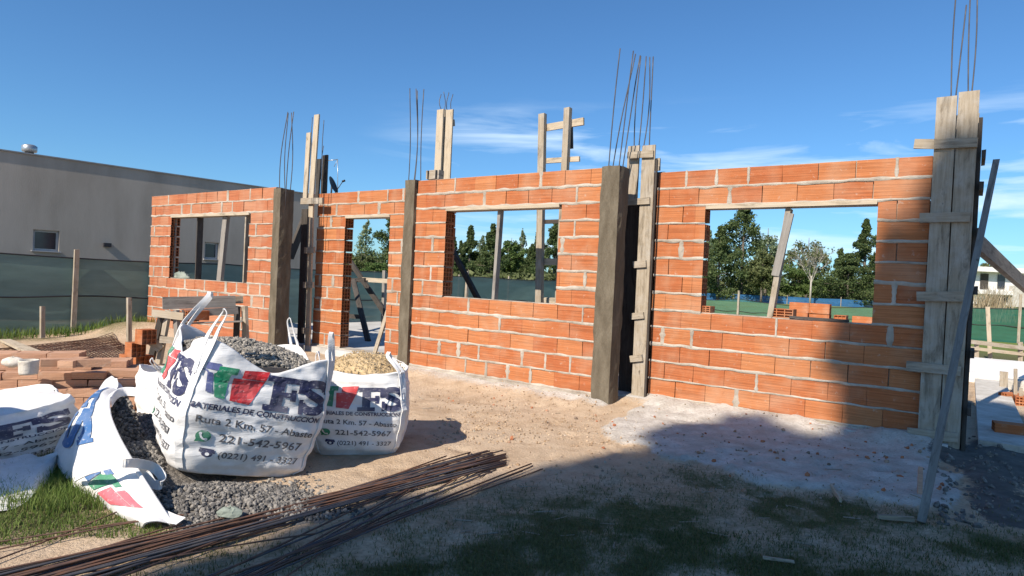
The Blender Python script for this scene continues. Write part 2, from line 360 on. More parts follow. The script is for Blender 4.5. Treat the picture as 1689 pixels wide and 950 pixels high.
GRL = poly_px([(-60,660),(0,760),(90,745),(130,800),(230,865),(300,885),(235,880),(120,880),(60,893),(-200,905)])
FLAP_PILE = None
def ground_h(X, Y):
    s = X*U.x+Y*U.y; w = X*NN.x+Y*NN.y
    h = .034*(vnoise(X, Y, .9, 1)-.5)+.030*(vnoise(X, Y, 4.2, 2)-.5)+.020*(vnoise(X, Y, 11, 3, 2)-.5)*sm(vnoise(X, Y, .8, 4), .4, .6)
    near = 1-sm(np.hypot(X-1, Y-4), 12, 22); h *= near
    r_ = np.random.default_rng(5)
    for _ in range(70):
        fx_, fy_, fa = r_.uniform(-1.2, 3.2), r_.uniform(3.6, 7.2), r_.uniform(0, 3.14); dx_, dy_ = X-fx_, Y-fy_; a1 = (dx_*math.cos(fa)+dy_*math.sin(fa))/.13; a2 = (-dx_*math.sin(fa)+dy_*math.cos(fa))/.055; rr_ = a1*a1+a2*a2; h += -.016*np.exp(-rr_*rr_)+.006*np.exp(-((np.sqrt(rr_)-1.35)/.25)**2)
    c = sdist(X, Y, CEM); h += sm(c+.26*(vnoise(X,Y,4,5)-.5), -.02, .05)*(.026+.030*(vnoise(X,Y,7,6)-.3)+.03*np.maximum(0, vnoise(X,Y,16,7,2)-.55))
    wt = sdist(X, Y, WETP); h += sm(wt, -.1, .3)*(.10*vnoise(X,Y,3,7)-.015)
    # spoil along the footings
    for (s0, s1, w0, H) in ((-6.3,-3.3,6.36,.10), (-3.2,-.2,6.86,.10), (-13.2,-9,6.05,.05)):
        m = sm(s, s0-.3, s0+.1)*(1-sm(s, s1-.1, s1+.3)); h += m*H*np.exp(-((w-w0)/.34)**2)*(.55+.8*vnoise(X,Y,4,8))
    mx, my = -6.95, 11.9; h += .26*np.exp(-(((X-mx)/.7)**2+((Y-my)/.45)**2))*(.8+.4*vnoise(X,Y,3,9))
    return h
def grass_amount(X, Y):
    w = X*NN.x+Y*NN.y; s = X*U.x+Y*U.y
    n = vnoise(X, Y, 1.6, 12, 5); a = sm(sdist(X, Y, GR1)+1.3*(vnoise(X,Y,.9,11,5)-.5), -.45, .75)*(.48+.60*sm(n, .34, .58))*(.55+.45*sm(vnoise(X,Y,7,19,3), .35, .6))
    a *= 1-.75*sm(sdist(X, Y, CEM), -.1, .08)
    b = sm(sdist(X, Y, GRL)+.3*(vnoise(X,Y,2,13)-.5), -.1, .25)*sm(vnoise(X,Y,2.2,14), .25, .5)
    far = sm(w, 18, 19.5); lf = sm(-(X*math.cos(R(40))-Y*math.sin(R(40))), 12.2, 13.4)*sm(vnoise(X,Y,1.2,15), .3, .5)
    rr = sm(s, 2.2, 3.0)*sm(w, 14, 16.5)
    return np.clip(np.maximum.reduce([a, b, far, .9*lf, rr]), 0, 1)
def axis(fine, coarse):
    return np.unique(np.round(np.concatenate([np.arange(a, b, st) for a, b, st in fine+coarse]), 4))
gx = axis([(-3.6, 5.2, .045)], [(-14, -3.6, .12), (5.2, 14, .12), (-60, -14, 2), (14, 60.1, 2), (-900, -60, 60), (60, 901, 60)])
gy = axis([(1.6, 8.0, .045)], [(-6, 1.6, .25), (8, 16, .10), (16, 60, 2), (-60, -6, 6), (60, 200, 10), (-600, -60, 60), (200, 1501, 100)])
GX, GY = np.meshgrid(gx, gy); GZ = ground_h(GX, GY)
nx, ny = len(gx), len(gy); ii = np.arange(nx*ny).reshape(ny, nx)
quads = np.stack([ii[:-1,:-1], ii[:-1,1:], ii[1:,1:], ii[1:,:-1]], -1).reshape(-1, 4)
def ground_mat():
    m, nt, b = new_mat('ground'); g = G(nt); co = g.coord()
    at_ = g.n('ShaderNodeAttribute', attribute_name='zone'); sep = g.n('ShaderNodeSeparateColor'); g.l(at_.outputs['Color'], sep.inputs[0])
    n0 = g.noise(co, .7, 5, .6); n1 = g.noise(co, 6, 6, .65); n2 = g.noise(co, 38, 5, .7); n3 = g.noise(co, 140, 3, .6)
    dirt = g.ramp(n1, [(.3, (.40,.285,.185)), (.5, (.485,.36,.245)), (.7, (.55,.425,.30))])
    dirt = g.mix(g.mr(n0, .4, .62, 0, .75), dirt, (.52,.41,.30))
    dirt = g.mix(g.mr(g.noise(co, 1.9, 6, .7), .50, .68, 0, .65), dirt, (.30,.205,.13))
    dirt = g.mix(g.mr(n2, .58, .74, 0, .6), dirt, (.22,.15,.10))
    dirt = g.mix(g.mr(n3, .62, .75, 0, .5), dirt, (.58,.48,.38))
    grass = g.ramp(n2, [(.3, (.05,.052,.022)), (.5, (.095,.10,.042)), (.7, (.20,.17,.095))])
    lawn = g.ramp(g.noise(co, .35, 5, .6), [(.3, (.10,.15,.035)), (.6, (.17,.20,.06))])
    cem = g.ramp(n1, [(.25, (.37,.335,.29)), (.5, (.52,.48,.43)), (.7, (.63,.595,.545))]); cem = g.mix(g.mr(n2, .52, .68, 0, .7), cem, (.33,.285,.24)); cem = g.mix(g.mr(g.noise(co, 2.6, 6, .7), .50, .66, 0, .6), cem, (.38,.33,.275))
    wet = g.ramp(n1, [(.3, (.085,.078,.07)), (.7, (.17,.155,.14))])
    thr = lambda ch, lo, hi, k=.8: g.mr(g.math('ADD', ch, g.math('MULTIPLY', g.math('SUBTRACT', n2, .5), k)), lo, hi)
    col = g.mix(thr(sep.outputs[0], .12, .85, 1.7), dirt, grass)
    col = g.mix(thr(sep.outputs[2], .28, .68, 1.5), col, cem)
    a2 = g.n('ShaderNodeAttribute', attribute_name='zone2'); s2 = g.n('ShaderNodeSeparateColor'); g.l(a2.outputs['Color'], s2.inputs[0])
    col = g.mix(thr(sep.outputs[1], .35, .6), col, wet)
    col = g.mix(s2.outputs[0], col, lawn)
    g.l(col, b.inputs['Base Color']); b.inputs['Roughness'].default_value = .95; b.inputs['Specular IOR Level'].default_value = .1
    p = g.bump(n2, b, .7, .03); g.bump(n3, b, .5, .008, p); return m
M['ground'] = ground_mat()
ground = np_mesh('ground', np.stack([GX, GY, GZ], -1).reshape(-1, 3), quads, M['ground'], smooth=True, kind='structure', label='sandy building ground with pale spilled cement and patchy grass')
zc = np.zeros((nx*ny, 4)); zc[:,3] = 1
zc[:,0] = grass_amount(GX, GY).ravel()
zc[:,1] = (sm(sdist(GX, GY, WETP)+.35*(vnoise(GX,GY,2.5,21)-.5), -.05, .15)).ravel()
zc[:,2] = np.maximum(sm(sdist(GX, GY, CEM)+.26*(vnoise(GX,GY,4,5)-.5), -.05, .05)*(.72+.4*vnoise(GX,GY,3,24)), 0).ravel()
sG = GX*U.x+GY*U.y; wG = GX*NN.x+GY*NN.y
foot = np.zeros(GX.shape)
for (s0, s1, w0) in ((-6.3,-3.2,6.36), (-3.2,-.2,6.86)): foot = np.maximum(foot, sm(sG,s0-.1,s0)*(1-sm(sG,s1,s1+.1))*np.exp(-((wG-w0)/.22)**2)*(.5+vnoise(GX,GY,5,23)))
zc[:,2] = np.maximum(zc[:,2], np.clip(foot.ravel(), 0, 1)*.85)
z2 = np.zeros((nx*ny, 4)); z2[:,3] = 1; z2[:,0] = sm(wG, 20, 24).ravel()
for nm, arr in (('zone', zc), ('zone2', z2)):
    a = ground.data.color_attributes.new(nm, 'FLOAT_COLOR', 'POINT'); a.data.foreach_set('color', arr.ravel())
def gh(x, y): return float(ground_h(np.array([[x]]), np.array([[y]]))[0, 0])
# house floor slab and foundation strips
b = MB(); b.box(SW(-6.6, 10.6, .05), 6.5, 3.85, .05, U, NN); b.build('floor_slab', M['slab'], kind='structure', label='pale concrete floor slab inside the brick shell')
b = MB(); b.box(SW(2.3, 15.2, .08), 2.6, 1.9, .08, U, NN); b.build('floor_slab', M['screed'], kind='structure', label='white screeded slab beside the shell')
b = MB(); b.box(SW(.32, 10.3, .035), .2, 2.95, .045, U, NN); b.box(SW(2.5, 13.05, .06), 2.0, .16, .08, U, NN); b.build('foundation_strip', M['footing'], kind='structure', label='raw concrete foundation strip')

# ------------------------------------------------------------------ brick walls
PZ, BH, BL, TK = .195, .178, .335, .175
def hollow_end(mb, c, sgn, hw, hh, depth, mi=0):                 # lattice of cell walls on a brick end facing sgn*U
    nw, nh = 3, 3
    for i in range(nw+1):
        y = -hw+2*hw*i/nw; y = max(-hw+.004, min(hw-.004, y)); mb.box(c+NN*y+U*sgn*depth/2, depth/2, .004, hh, U, NN, ZZ, mi)
    for j in range(nh+1):
        z = -hh+2*hh*j/nh; z = max(-hh+.004, min(hh-.004, z)); mb.box(c+ZZ*z+U*sgn*(depth/2-.002), depth/2-.002, hw-.0085, .004, U, NN, ZZ, mi)
def brick_wall(label, s0, s1, w, z0, opening, brickm, seed, nb=13, pitch=.335):
    random.seed(seed)
    root = thing('brick_wall', label, 'wall', SW(s0, w, z0-.1), -TH)
    mb = MB(); mo = MB(); oa, ob, c0, c1 = opening
    for k in range(nb):
        z = z0+PZ*k+PZ/2
        segs = [(s0, s1)] if not (c0 <= k < c1) else [(s0, oa), (ob, s1)]
        for (a, e) in segs:
            if e-a < .03: continue
            jam = abs(e-oa) < 1e-6 and c0 <= k < c1; e2 = e-(.13 if jam else .012)
            mo.box(SW((a+.012+e2)/2, w+TK/2, z), (e2-a-.012)/2, TK/2-.028, PZ/2+.0004*(k % 2), U, NN)      # mortar bed behind the brick faces
            off = (pitch/2 if k % 2 else 0)+random.uniform(-.03, .03)
            x = s0-off
            while x < e:
                xa, xb = max(x, a), min(x+pitch, e)
                if e-xb < .16: xb = e
                if xb-xa > .04:
                    gap = random.choice([.002, .003, .004, .006, .012]); ha = xa+gap/2; hb = xb-gap/2
                    pr = random.uniform(-.004, .004); hollow = abs(xb-e) < 1e-6 and abs(e-oa) < 1e-6 and c0 <= k < c1
                    hb2 = hb-.11 if hollow else hb
                    if hb2 > ha+.01:
                        mb.box(SW((ha+hb2)/2, w+TK/2+pr, z+random.uniform(-.003,.003)), (hb2-ha)/2, TK/2, BH/2, U, NN, ZZ, 0, .002)
                    if hollow: hollow_end(mb, SW(hb2, w+TK/2+pr, z), 1, TK/2-.002, BH/2-.003, .11)
                    if random.random() < .34 and xb < e-.02:      # mortar smeared over the joint
                        r0 = random.uniform(.010, .032); pts = []
                        n = 7
                        for j in range(n+1):
                            zz = z-PZ/2+PZ*j/n; r = r0*(.6+.8*random.random())
                            pts.append([SW(xb-r, w-.0015, zz), SW(xb-r*.6, w-.009, zz), SW(xb+r*.6, w-.009, zz), SW(xb+r, w-.0015, zz)])
                        mo.grid(pts)
                x = x+pitch if xb < e else e+1
            # horizontal joint, uneven squeezed mortar
            if k > 0 or True:
                n = max(2, int((e-a)/.035)); rows = []; fat = random.uniform(.6, 1.25)
                for j in range(n+1):
                    s = a+(e-a)*j/n; up = (.011+.019*max(0, noise.noise((s*6, k*3.1, seed))+.25))*fat; dn = (.011+.019*max(0, noise.noise((s*6, k*3.1+50, seed))+.25))*fat
                    pr = .001+.005*noise.noise((s*9, k, seed+9)); zz = z-PZ/2
                    rows.append([SW(s, w-.001, zz-dn), SW(s, w-.0065-pr, zz-dn*.5), SW(s, w-.0065-pr, zz+up*.5), SW(s, w-.001, zz+up)])
                mo.grid(rows)
    # footing under the wall
    mo.box(SW((s0+s1)/2, w+TK/2-.01, z0-.10), (s1-s0)/2, TK/2+.035, .096, U, NN, ZZ, 0)
    # mortar cap of the top course
    mb.build('brickwork', brickm, root); mo.build('mortar', M['mortar'], root)
    zl = z0+PZ*c1
    lb = MB(); lb.box(SW((oa+ob)/2, w+TK/2-.006, zl-.022), (ob-oa)/2+.05 if False else (ob-oa)/2-.003, TK/2+.012, .019, U, NN, ZZ, 0, .004)
    lb.build('lintel_board', M['wood_pale'], root)
    return root
Z0 = .12
WF, WB, WL = 6.40, 6.90, 6.10
def s_of(px, py, w): return atw(px, py, w).dot(U)
LEFT = brick_wall('pinkish brick wall at the far left with a square window hole full of wooden studs', s_of(248,400,WL), -9.04, WL, Z0, (s_of(281,400,WL), s_of(410,400,WL), 5, 11), M['brick_pink'], 11)
DOOR = brick_wall('narrow orange brick wall with a tall doorway reaching the ground', -9.02, -6.10, WB, Z0, (s_of(566,450,WB), s_of(641,420,WB), 0, 11), M['brick'], 12)
MID = brick_wall('orange brick wall with the middle window hole, between two bare concrete columns', -6.235, -3.375, WF, Z0, (s_of(733,420,WF), s_of(920,420,WF), 5, 11), M['brick'], 13)
RIGHT = brick_wall('large orange brick wall at the right, partly in tree shadow, with the widest window hole', -2.95, -.33, WB, Z0, (s_of(1160,430,WB), s_of(1443,430,WB), 5, 11), M['brick'], 14)

# ------------------------------------------------------------------ columns with starter bars
def rebar_pts(px0, px1, w, bend=.03, z0=2.4):
    top = atw(*px0, w); bot = atw(*px1, w); n = 9; out = []
    k1, k2 = random.uniform(-1,1)*bend, random.uniform(-1,1)*bend
    for i in range(n):
        t = i/(n-1); p = bot.lerp(top, t); out.append(p + U*k1*math.sin(t*math.pi)*.6 + NN*k2*math.sin(t*math.pi*1.3))
    out.insert(0, out[0]-ZZ*.35)
    return out
def concrete_column(label, s0, s1, w0, w1, ztop, bars, zb=-.05, seed=1):
    random.seed(seed); c = SW((s0+s1)/2, (w0+w1)/2)
    root = thing('concrete_column', label, 'column', c+ZZ*zb, -TH)
    mb = MB(); n = 34; rows = []
    per = []
    for i in range(7): per.append((s0+(s1-s0)*i/6, w0))
    for i in range(1, 6): per.append((s1, w0+(w1-w0)*i/5))
    for i in range(1, 7): per.append((s1-(s1-s0)*i/6, w1))
    for i in range(1, 5): per.append((s0, w1-(w1-w0)*i/5))
    for k in range(n+1):
        z = zb+(ztop-zb)*k/n; row = []
        for (s, w) in per:
            d = .009*noise.noise((s*9, w*9, z*4))+.007*noise.noise((s*30, w*30, z*20))
            row.append(SW(s+(d if s > (s0+s1)/2 else -d), w+(d if w > (w0+w1)/2 else -d), z+(.012*noise.noise((s*20,w*20,3)) if k == n else 0)))
        rows.append(row)
    mb.grid(rows, 0, False, True); mb.face(list(range(n*len(per), (n+1)*len(per))), 0)
    mb.build('shaft', M['concrete_dark'], root)
    for (p1, p0, w) in bars:
        t = MB(); t.tube(rebar_pts(p1, p0, w), .0068, 6); t.build('rebar', M['rebar_dark'], root)
    return root
concrete_column('brown concrete column ending the middle wall, nearest of the bare columns', -3.375, -3.155, 6.33, 6.56, 2.65,
    [((1023,80),(1004,275),6.38), ((1045,84),(1021,275),6.38), ((1047,88),(1011,275),6.52), ((1057,92),(1027,277),6.5)], seed=3)
concrete_column('brown concrete column at the end of the far left wall', -9.03, -8.85, 6.06, 6.30, 2.62,
    [((473,184),(461,309),6.1), ((474,186),(470,310),6.2), ((484,184),(472,310),6.12), ((482,186),(479,312),6.25)], seed=4)
concrete_column('slim concrete column between the doorway wall and the middle wall', -6.425, -6.24, 6.35, 6.60, 2.66,
    [((677,146),(674,299),6.40), ((688,147),(684,299),6.40), ((690,150),(683,298),6.55), ((699,147),(694,297),6.55)], seed=5)

def formed_column(label, base): return thing('formed_column', label, 'column', base, -TH)
def wplank(parent, name, p0, p1, w, wid, thk=.025, mat='wood', side=U, jit=.003):
    mb = MB(); mb.bar(atw(*p0, w), atw(*p1, w), wid, thk, side, 0, jit); return mb.build(name, M[mat], parent)
# right of the middle wall
f1 = formed_column('timber shuttered column between middle and right walls, half in shadow', SW(-3.05, 6.85, .0))
wplank(f1, 'board', (1046,241), (1041,338), 6.86, .145); wplank(f1, 'board', (1044,336), (1033,660), 7.0, .20, .025, 'wood_dark'); wplank(f1, 'board', (1071,240), (1052,652), 6.82, .155)  # lower left board is coloured dark to stand in for the column's shade
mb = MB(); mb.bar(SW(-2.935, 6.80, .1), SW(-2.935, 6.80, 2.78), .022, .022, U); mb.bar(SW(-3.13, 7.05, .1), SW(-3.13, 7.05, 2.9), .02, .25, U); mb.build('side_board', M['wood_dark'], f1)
for (pa, pb) in (((1035,256),(1078,254)), ((1030,334),(1072,331)), ((1045,437),(1066,435)), ((1042,522),(1062,520)), ((1040,592),(1060,590))):
    wplank(f1, 'cleat', pa, pb, 6.795, .075, .028, 'wood', ZZ)
wplank(f1, 'cleat', (1078,272), (1089,271), 6.9, .14, .03, 'wood', ZZ)
mb = MB(); mb.box(SW(-3.045, 7.12, 1.32), .115, .10, 1.36, U, NN); mb.build('concrete_core', M['concrete_dark'], f1)
for p1, p0, w in (((1056,92),(1046,240),6.88), ((1066,93),(1054,240),6.92), ((1073,95),(1062,240),6.95), ((1077,93),(1071,240),6.88)):
    t = MB(); t.tube(rebar_pts(p1, p0, w), .0068, 6); t.build('rebar', M['rebar_dark'], f1)
mb = MB(); mb.bar(at(1040,660,.05), at(1072,662,.05), .07, .06, ZZ, 0, .005); mb.build('timber_block', M['wood_pale'], label='pale offcut lying at the foot of the shuttered column', cat='wood offcut')
# left of the doorway wall
f2 = formed_column('slender shuttered column with two tall pale battens left of the doorway', SW(-9.05, 6.8, 0))
wplank(f2, 'batten', (510,219), (503,335), 6.80, .105, .03, 'wood_pale'); wplank(f2, 'batten', (523,189), (513,335), 6.79, .125, .03, 'wood_pale')
wplank(f2, 'batten', (514,330), (507,590), 6.77, .11, .03, 'wood_pale')
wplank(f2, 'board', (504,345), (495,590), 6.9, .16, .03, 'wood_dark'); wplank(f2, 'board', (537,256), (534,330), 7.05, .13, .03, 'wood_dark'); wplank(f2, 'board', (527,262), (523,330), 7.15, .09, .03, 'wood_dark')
for (pa, pb) in (((497,332),(533,331)), ((503,413),(519,412)), ((501,470),(517,470)), ((499,545),(512,546))): wplank(f2, 'cleat', pa, pb, 6.735, .10, .035, 'wood', ZZ)
for p1, p0, w in (((514,193),(514,240),7.0), ((534,198),(531,260),7.0), ((532,240),(530,300),7.1)):
    t = MB(); t.tube(rebar_pts(p1, p0, w), .006, 6); t.build('rebar', M['rebar_dark'], f2)
# behind the middle wall
f3 = formed_column('pale shuttered column top rising behind the middle wall', SW(-6.6, 7.3, .1))
for (x0, x1, wid, w, m) in ((727,727,.135,7.28,'wood_pale'), (736,737,.05,7.40,'wood'), (742.5,740,.13,7.29,'wood_pale')):
    mb = MB(); a = atw(x0, 181, w); mb.bar(a, Vector((a.x, a.y, .1)), wid, .025, U, 0, .003); mb.build('board', M[m], f3)
for p1, p0, w in (((726,155),(728,181),7.4), ((733,152),(733,181),7.36), ((739,152),(737,181),7.42), ((746,155),(744,181),7.38)):
    t = MB(); t.tube(rebar_pts(p1, p0, w), .006, 6); t.build('rebar', M['rebar_dark'], f3)
wplank(f3, 'cleat', (746,203), (749,202), 7.36, .10, .03, 'wood', ZZ)
blk = MB()
blk.box(atw(717,284,6.47)+ZZ*.0, .055, .05, .062, U, NN, ZZ, 0, .004); blk.box(atw(708,285,6.47), .012, .05, .058, U, NN, ZZ, 0, .003); blk.box(atw(727,284,6.47), .012, .05, .060, U, NN, ZZ, 0, .003)
_o = blk.build('timber_block', M['wood'], label='small box of boards on top of the middle wall beside the slim column', cat='wood block')
_o.location.z = Z0+13*PZ+.004
# far right
f4 = formed_column('tall broad shuttered column at the right end, two wide boards with cleats', SW(-.17, 6.85, 0))
wplank(f4, 'board', (1562,160), (1530,722), 6.83, .152, .026, 'wood'); wplank(f4, 'board', (1599,151), (1565,738), 6.84, .150, .026, 'wood')
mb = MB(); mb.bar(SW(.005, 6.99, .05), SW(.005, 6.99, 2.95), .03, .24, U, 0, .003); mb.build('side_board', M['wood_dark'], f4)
mb = MB(); mb.bar(SW(-.17, 7.13, .0), SW(-.17, 7.13, 3.05), .32, .026, U, 0, .003); mb.build('board', M['wood'], f4)
mb = MB(); mb.box(SW(-.175, 7.0, 1.28), .13, .10, 1.26, U, NN); mb.build('concrete_core', M['concrete_dark'], f4)
for (pa, pb, w) in (((1508,237),(1545,238),6.90), ((1541,238),(1612,235),6.80), ((1517,360),(1600,358),6.80), ((1512,489),(1590,489),6.80), ((1495,603),(1585,612),6.80), ((1497,713),(1580,722),6.80)):
    wplank(f4, 'cleat', pa, pb, w, .085, .03, 'wood', ZZ)
for z in (2.62, 2.35, 1.95, 1.45, .9, .4):
    mb = MB(); mb.bar(SW(.035, 6.80, z), SW(.035, 7.2, z), .07, .03, ZZ, 0, .003); mb.build('cleat', M['wood_dark'], f4)
for p1, p0, w in (((1578,-20),(1569,152),6.9), ((1594,8),(1577,155),6.9), ((1601,-20),(1597,152),7.05), ((1612,-10),(1603,152),7.0)):
    t = MB(); t.tube(rebar_pts(p1, p0, w, .02), .0055, 6); t.build('rebar', M['rebar_dark'], f4)
# ------------------------------------------------------------------ props, braces, scaffold
def prop(label, p0, p1, wid, thk, mat, side=U, cat='timber prop', name='timber_prop', jit=.003, group=None):
    mb = MB(); mb.bar(p0, p1, wid, thk, side, 0, jit); return mb.build(name, M[mat], label=label, cat=cat, group=group)
zs, zh = Z0+5*PZ+.002, Z0+11*PZ-.045
def upright(label, px, w, wid, thk, mat, py=420, dx=0, side=U):
    p = atw(px, py, w); s = p.dot(U); return prop(label, SW(s-dx, w, zs), SW(s+dx, w, zh), wid, thk, mat, side)
upright('upright stud at the left jamb of the far left window', 286, WL+.10, .12, .03, 'wood_grey')
upright('dark upright stud in the middle of the far left window', 328, WL+.12, .03, .11, 'wood_dark')
upright('leaning wide stud in the right half of the far left window', 368, WL+.08, .13, .06, 'wood_grey', 410, .06)
upright('thin pale stud at the right jamb of the far left window', 408, WL+.08, .03, .12, 'wood')
upright('vertical prop in the centre of the middle window', 821, WF+.09, .045, .075, 'wood_grey', 420, .015)
lean = prop('doubled plank propped aslant in the right window', atw(1271,526,WB+.08)+ZZ*.01, atw(1302,345,WB+.08), .055, .10, 'wood', U)
mb = MB(); mb.bar(atw(1279,455,WB+.03), atw(1303,352,WB+.02), .075, .028, U, 0, .003); mb.build('nailed_board', M['wood_grey'], lean)
prop('dark diagonal brace crossing behind the left half of the middle window', SW(s_of(738,385,8.2), 8.2, 1.98), SW(s_of(822,520,7.3), 7.3, .55), .10, .05, 'wood_dark', ZZ, 'timber brace', 'timber_brace')
prop('dark slanting brace in the gap beside the far left column', atw(508,348,7.6), atw(478,425,7.2), .14, .06, 'wood_dark', ZZ, 'timber brace', 'timber_brace')
prop('heavy grey beam bracing the right column from behind', atw(1604,393,7.2), at(1800,570,.1), .15, .07, 'wood_pole', ZZ, 'timber brace', 'timber_brace')
prop('long thin grey pole leaning against the right column', at(1520,862,.0), atw(1643,265,6.72), .046, .035, 'wood_pole', U, 'leaning pole', 'leaning_pole')
prop('short reddish stake beside the foot of the leaning pole', at(1517,822,0), at(1518,779,.12)+ZZ*.03, .03, .03, 'solid_brick', U, 'stake', 'stake')
prop('pale wooden stick lying by the foot of the leaning pole', at(1448,852,.02), at(1508,857,.02), .03, .02, 'wood', ZZ, 'stick', 'stick')
prop('thin wooden stick on the shaded grass near the lower edge', at(1258,919,.02), at(1310,926,.02), .015, .012, 'wood', ZZ, 'stick', 'stick')
prop('broken piece of lath lying on the edge of the pale cement', at(1371,800,.03), at(1386,825,.03), .03, .015, 'wood_pale', ZZ, 'stick', 'stick')
sf = thing('scaffold_frame', 'wooden ladder-like scaffold frame rising behind the middle wall', 'scaffold', SW(-4.7, 7.6, .1), -TH)
def sfp(name, p0, p1, wid, thk, m='wood', side=U):
    mb = MB(); mb.bar(p0, p1, wid, thk, side, 0, .004); mb.build(name, M[m], sf)
pa, pb = atw(895,188,7.6), atw(937,178,7.6)
sfp('post', pa, SW(s_of(896,430,7.6), 7.6, .1), .095, .07); sfp('post', pb, SW(pb.dot(U)+.0, 7.6, .1), .09, .07)
sfp('crossbar', atw(898,211,7.66), atw(963,200,7.66), .10, .03, 'wood_pale', ZZ); sfp('crossbar', atw(888,266,7.66), atw(956,262,7.66), .07, .03, 'wood_pale', ZZ)
sfp('crossbar', atw(890,366,7.66), atw(960,364,7.66), .06, .03, 'wood_dark', ZZ); sfp('crossbar', atw(895,432,7.66), atw(960,432,7.66), .09, .03, 'wood_pale', ZZ); sfp('crossbar', atw(895,496,7.66), atw(960,498,7.66), .09, .03, 'wood_pale', ZZ)
sfp('batten', atw(942,208,7.7), atw(942,245,7.7), .05, .03, 'wood_dark')
tr = thing('trestle', 'dark timber trestle standing on the slab behind the doorway', 'trestle', at(600,560,.1))
def trp(name, p0, p1, wid, thk, m='wood_dark', side=ZZ):
    mb = MB(); mb.bar(p0, p1, wid, thk, side, 0, .004); mb.build(name, M[m], tr)
trp('leg', atw(583,462,9.2), at(607,563,.1), .10, .05, side=U); trp('crossbar', atw(572,521,9.3), atw(601,523,9.3), .09, .04); trp('leg', atw(574,462,9.7), at(570,556,.1), .10, .05, side=U)
trp('top_rail', atw(566,463,9.3), atw(602,462,9.3), .09, .05)
prop('dark diagonal brace seen through the doorway', atw(578,432,9.6), atw(637,520,9.6), .11, .05, 'wood_dark', ZZ, 'timber brace', 'timber_brace')
prop('pale horizontal board seen through the doorway', atw(598,461,9.4), atw(660,465,9.4), .09, .03, 'wood_pale', ZZ, 'board', 'board')
prop('grey post standing behind the doorway at its right side', SW(s_of(634,480,9.8),9.8,.1), atw(634,446,9.8), .08, .05, 'wood_grey', U, 'post', 'post')
prop('thin board leaning in the doorway against its right jamb', at(618,583,.12), atw(640,512,6.98), .07, .025, 'wood', U, 'board', 'board')
# cloth on the far left sill
mb = MB(); P = []
c = atw(300,449,WL+.1); c.z = zs
for i in range(8):
    row = []
    for j in range(12):
        t = 2*math.pi*j/12; k = math.sin(math.pi*min(.98, .06+i/8.2)/2); h = math.cos(math.pi*min(1, i/7)/2)
        r = k*(1+.5*noise.noise((i*.6, j*.8, 2)))
        row.append(c+U*(.26*r*math.cos(t))+NN*(.06*r*math.sin(t))+ZZ*(.005+.11*h*(1+.6*noise.noise((j*.7,i*.5,7)))))
    P.append(row)
mb.grid(P[::-1], 0, True, True); mb.build('cloth', M['cloth_grey'], label='crumpled pale cloth on the sill of the far left window', cat='cloth')
# ------------------------------------------------------------------ generic hollow brick lying free
def free_hollow(label, base, yaw, dims, group, cat='hollow brick'):
    l, t, h = dims; ax = Vector((math.cos(yaw), math.sin(yaw), 0)); ay = Vector((-ax.y, ax.x, 0)); mb = MB()
    mb.box(base+ZZ*h/2, l/2-.03, t/2, h/2, ax, ay, ZZ, 0, .002)
    for sg in (-1, 1):
        c = base+ax*sg*(l/2-.03)+ZZ*h/2
        for i in range(4):
            y = -t/2+.004+(t-.008)*i/3; mb.box(c+ay*y+ax*sg*.015, .015, .004, h/2, ax, ay)
        for j in range(4):
            z = -h/2+.004+(h-.008)*j/3; mb.box(c+ZZ*z+ax*sg*.014, .014, t/2-.009, .004, ax, ay)
    return mb.build('hollow_brick', M['brick'], loc=base, label=label, cat=cat, group=group)
random.seed(5)
a0 = -TH
for i, (px, py, z, lb, yw) in enumerate(((213,607,0,'lowest hollow brick of the small stepped pile left of the sawhorse',a0), (236,609,0,'hollow brick with dark cells facing right beside the sawhorse leg',a0+1.57), (223,588,.18,'middle hollow brick of the stepped pile left of the sawhorse',a0), (240,567,.36,'topmost hollow brick of the stepped pile left of the sawhorse',a0))):
    p = at(px, py, z); free_hollow(lb, p, a0, (.18,.17,.178), 'hollow bricks left of the sawhorse')
# stack of bricks seen through the right window
base = SW(s_of(1352,530,12.6), 12.6, .1)
layers = [(0, 4), (1, 4), (2, 4), (3, 4), (4, 4), (5, 3)]
hs = [5, 6, 6, 5, 5]
for k, n in enumerate(hs):
    for z in range(n):
        top = z == n-1
        p = base+U*(k-2)*.345+NN*random.uniform(-.03,.03); p.z = .1+z*.182
        free_hollow(('hollow brick on top of the stack seen through the right window' if top else 'hollow brick low in the stack seen through the right window'),
            p, a0+random.uniform(-.05,.05)+(1.57 if k == 3 and top else 0), (.33,.19,.178), 'hollow bricks stacked behind the right window' if top else 'lower hollow bricks behind the right window')
for (px, lb) in ((1290,'hollow brick standing end-on on the right window sill beside the leaning plank'), (1164,'small hollow brick piece in the left corner of the right window sill')):
    p = atw(px, 525, WB+.12); p.z = zs; free_hollow(lb, p, a0+1.57, (.16,.24 if px > 1200 else .14,.09 if px > 1200 else .07), None)
prop('dark lath lying on the sill of the right window', SW(s_of(1302,528,WB+.03), WB+.03, zs+.012), SW(s_of(1400,534,WB+.03), WB+.03, zs+.012), .03, .02, 'wood_dark', NN, 'lath', 'lath')
# bricks at the far right
for (px, py, lb, yw) in ((1668,727,'dark red brick in shadow on the ground right of the leaning pole',-.5), (1664,662,'orange hollow brick on the sandy ground by the foundation strip',.3), (1682,668,'hollow brick behind the foundation strip at the right edge of the photo',1.0)):
    free_hollow(lb, at(px, py, .0), yw, (.30,.18,.17) if py > 700 else (.25,.12,.12), None)
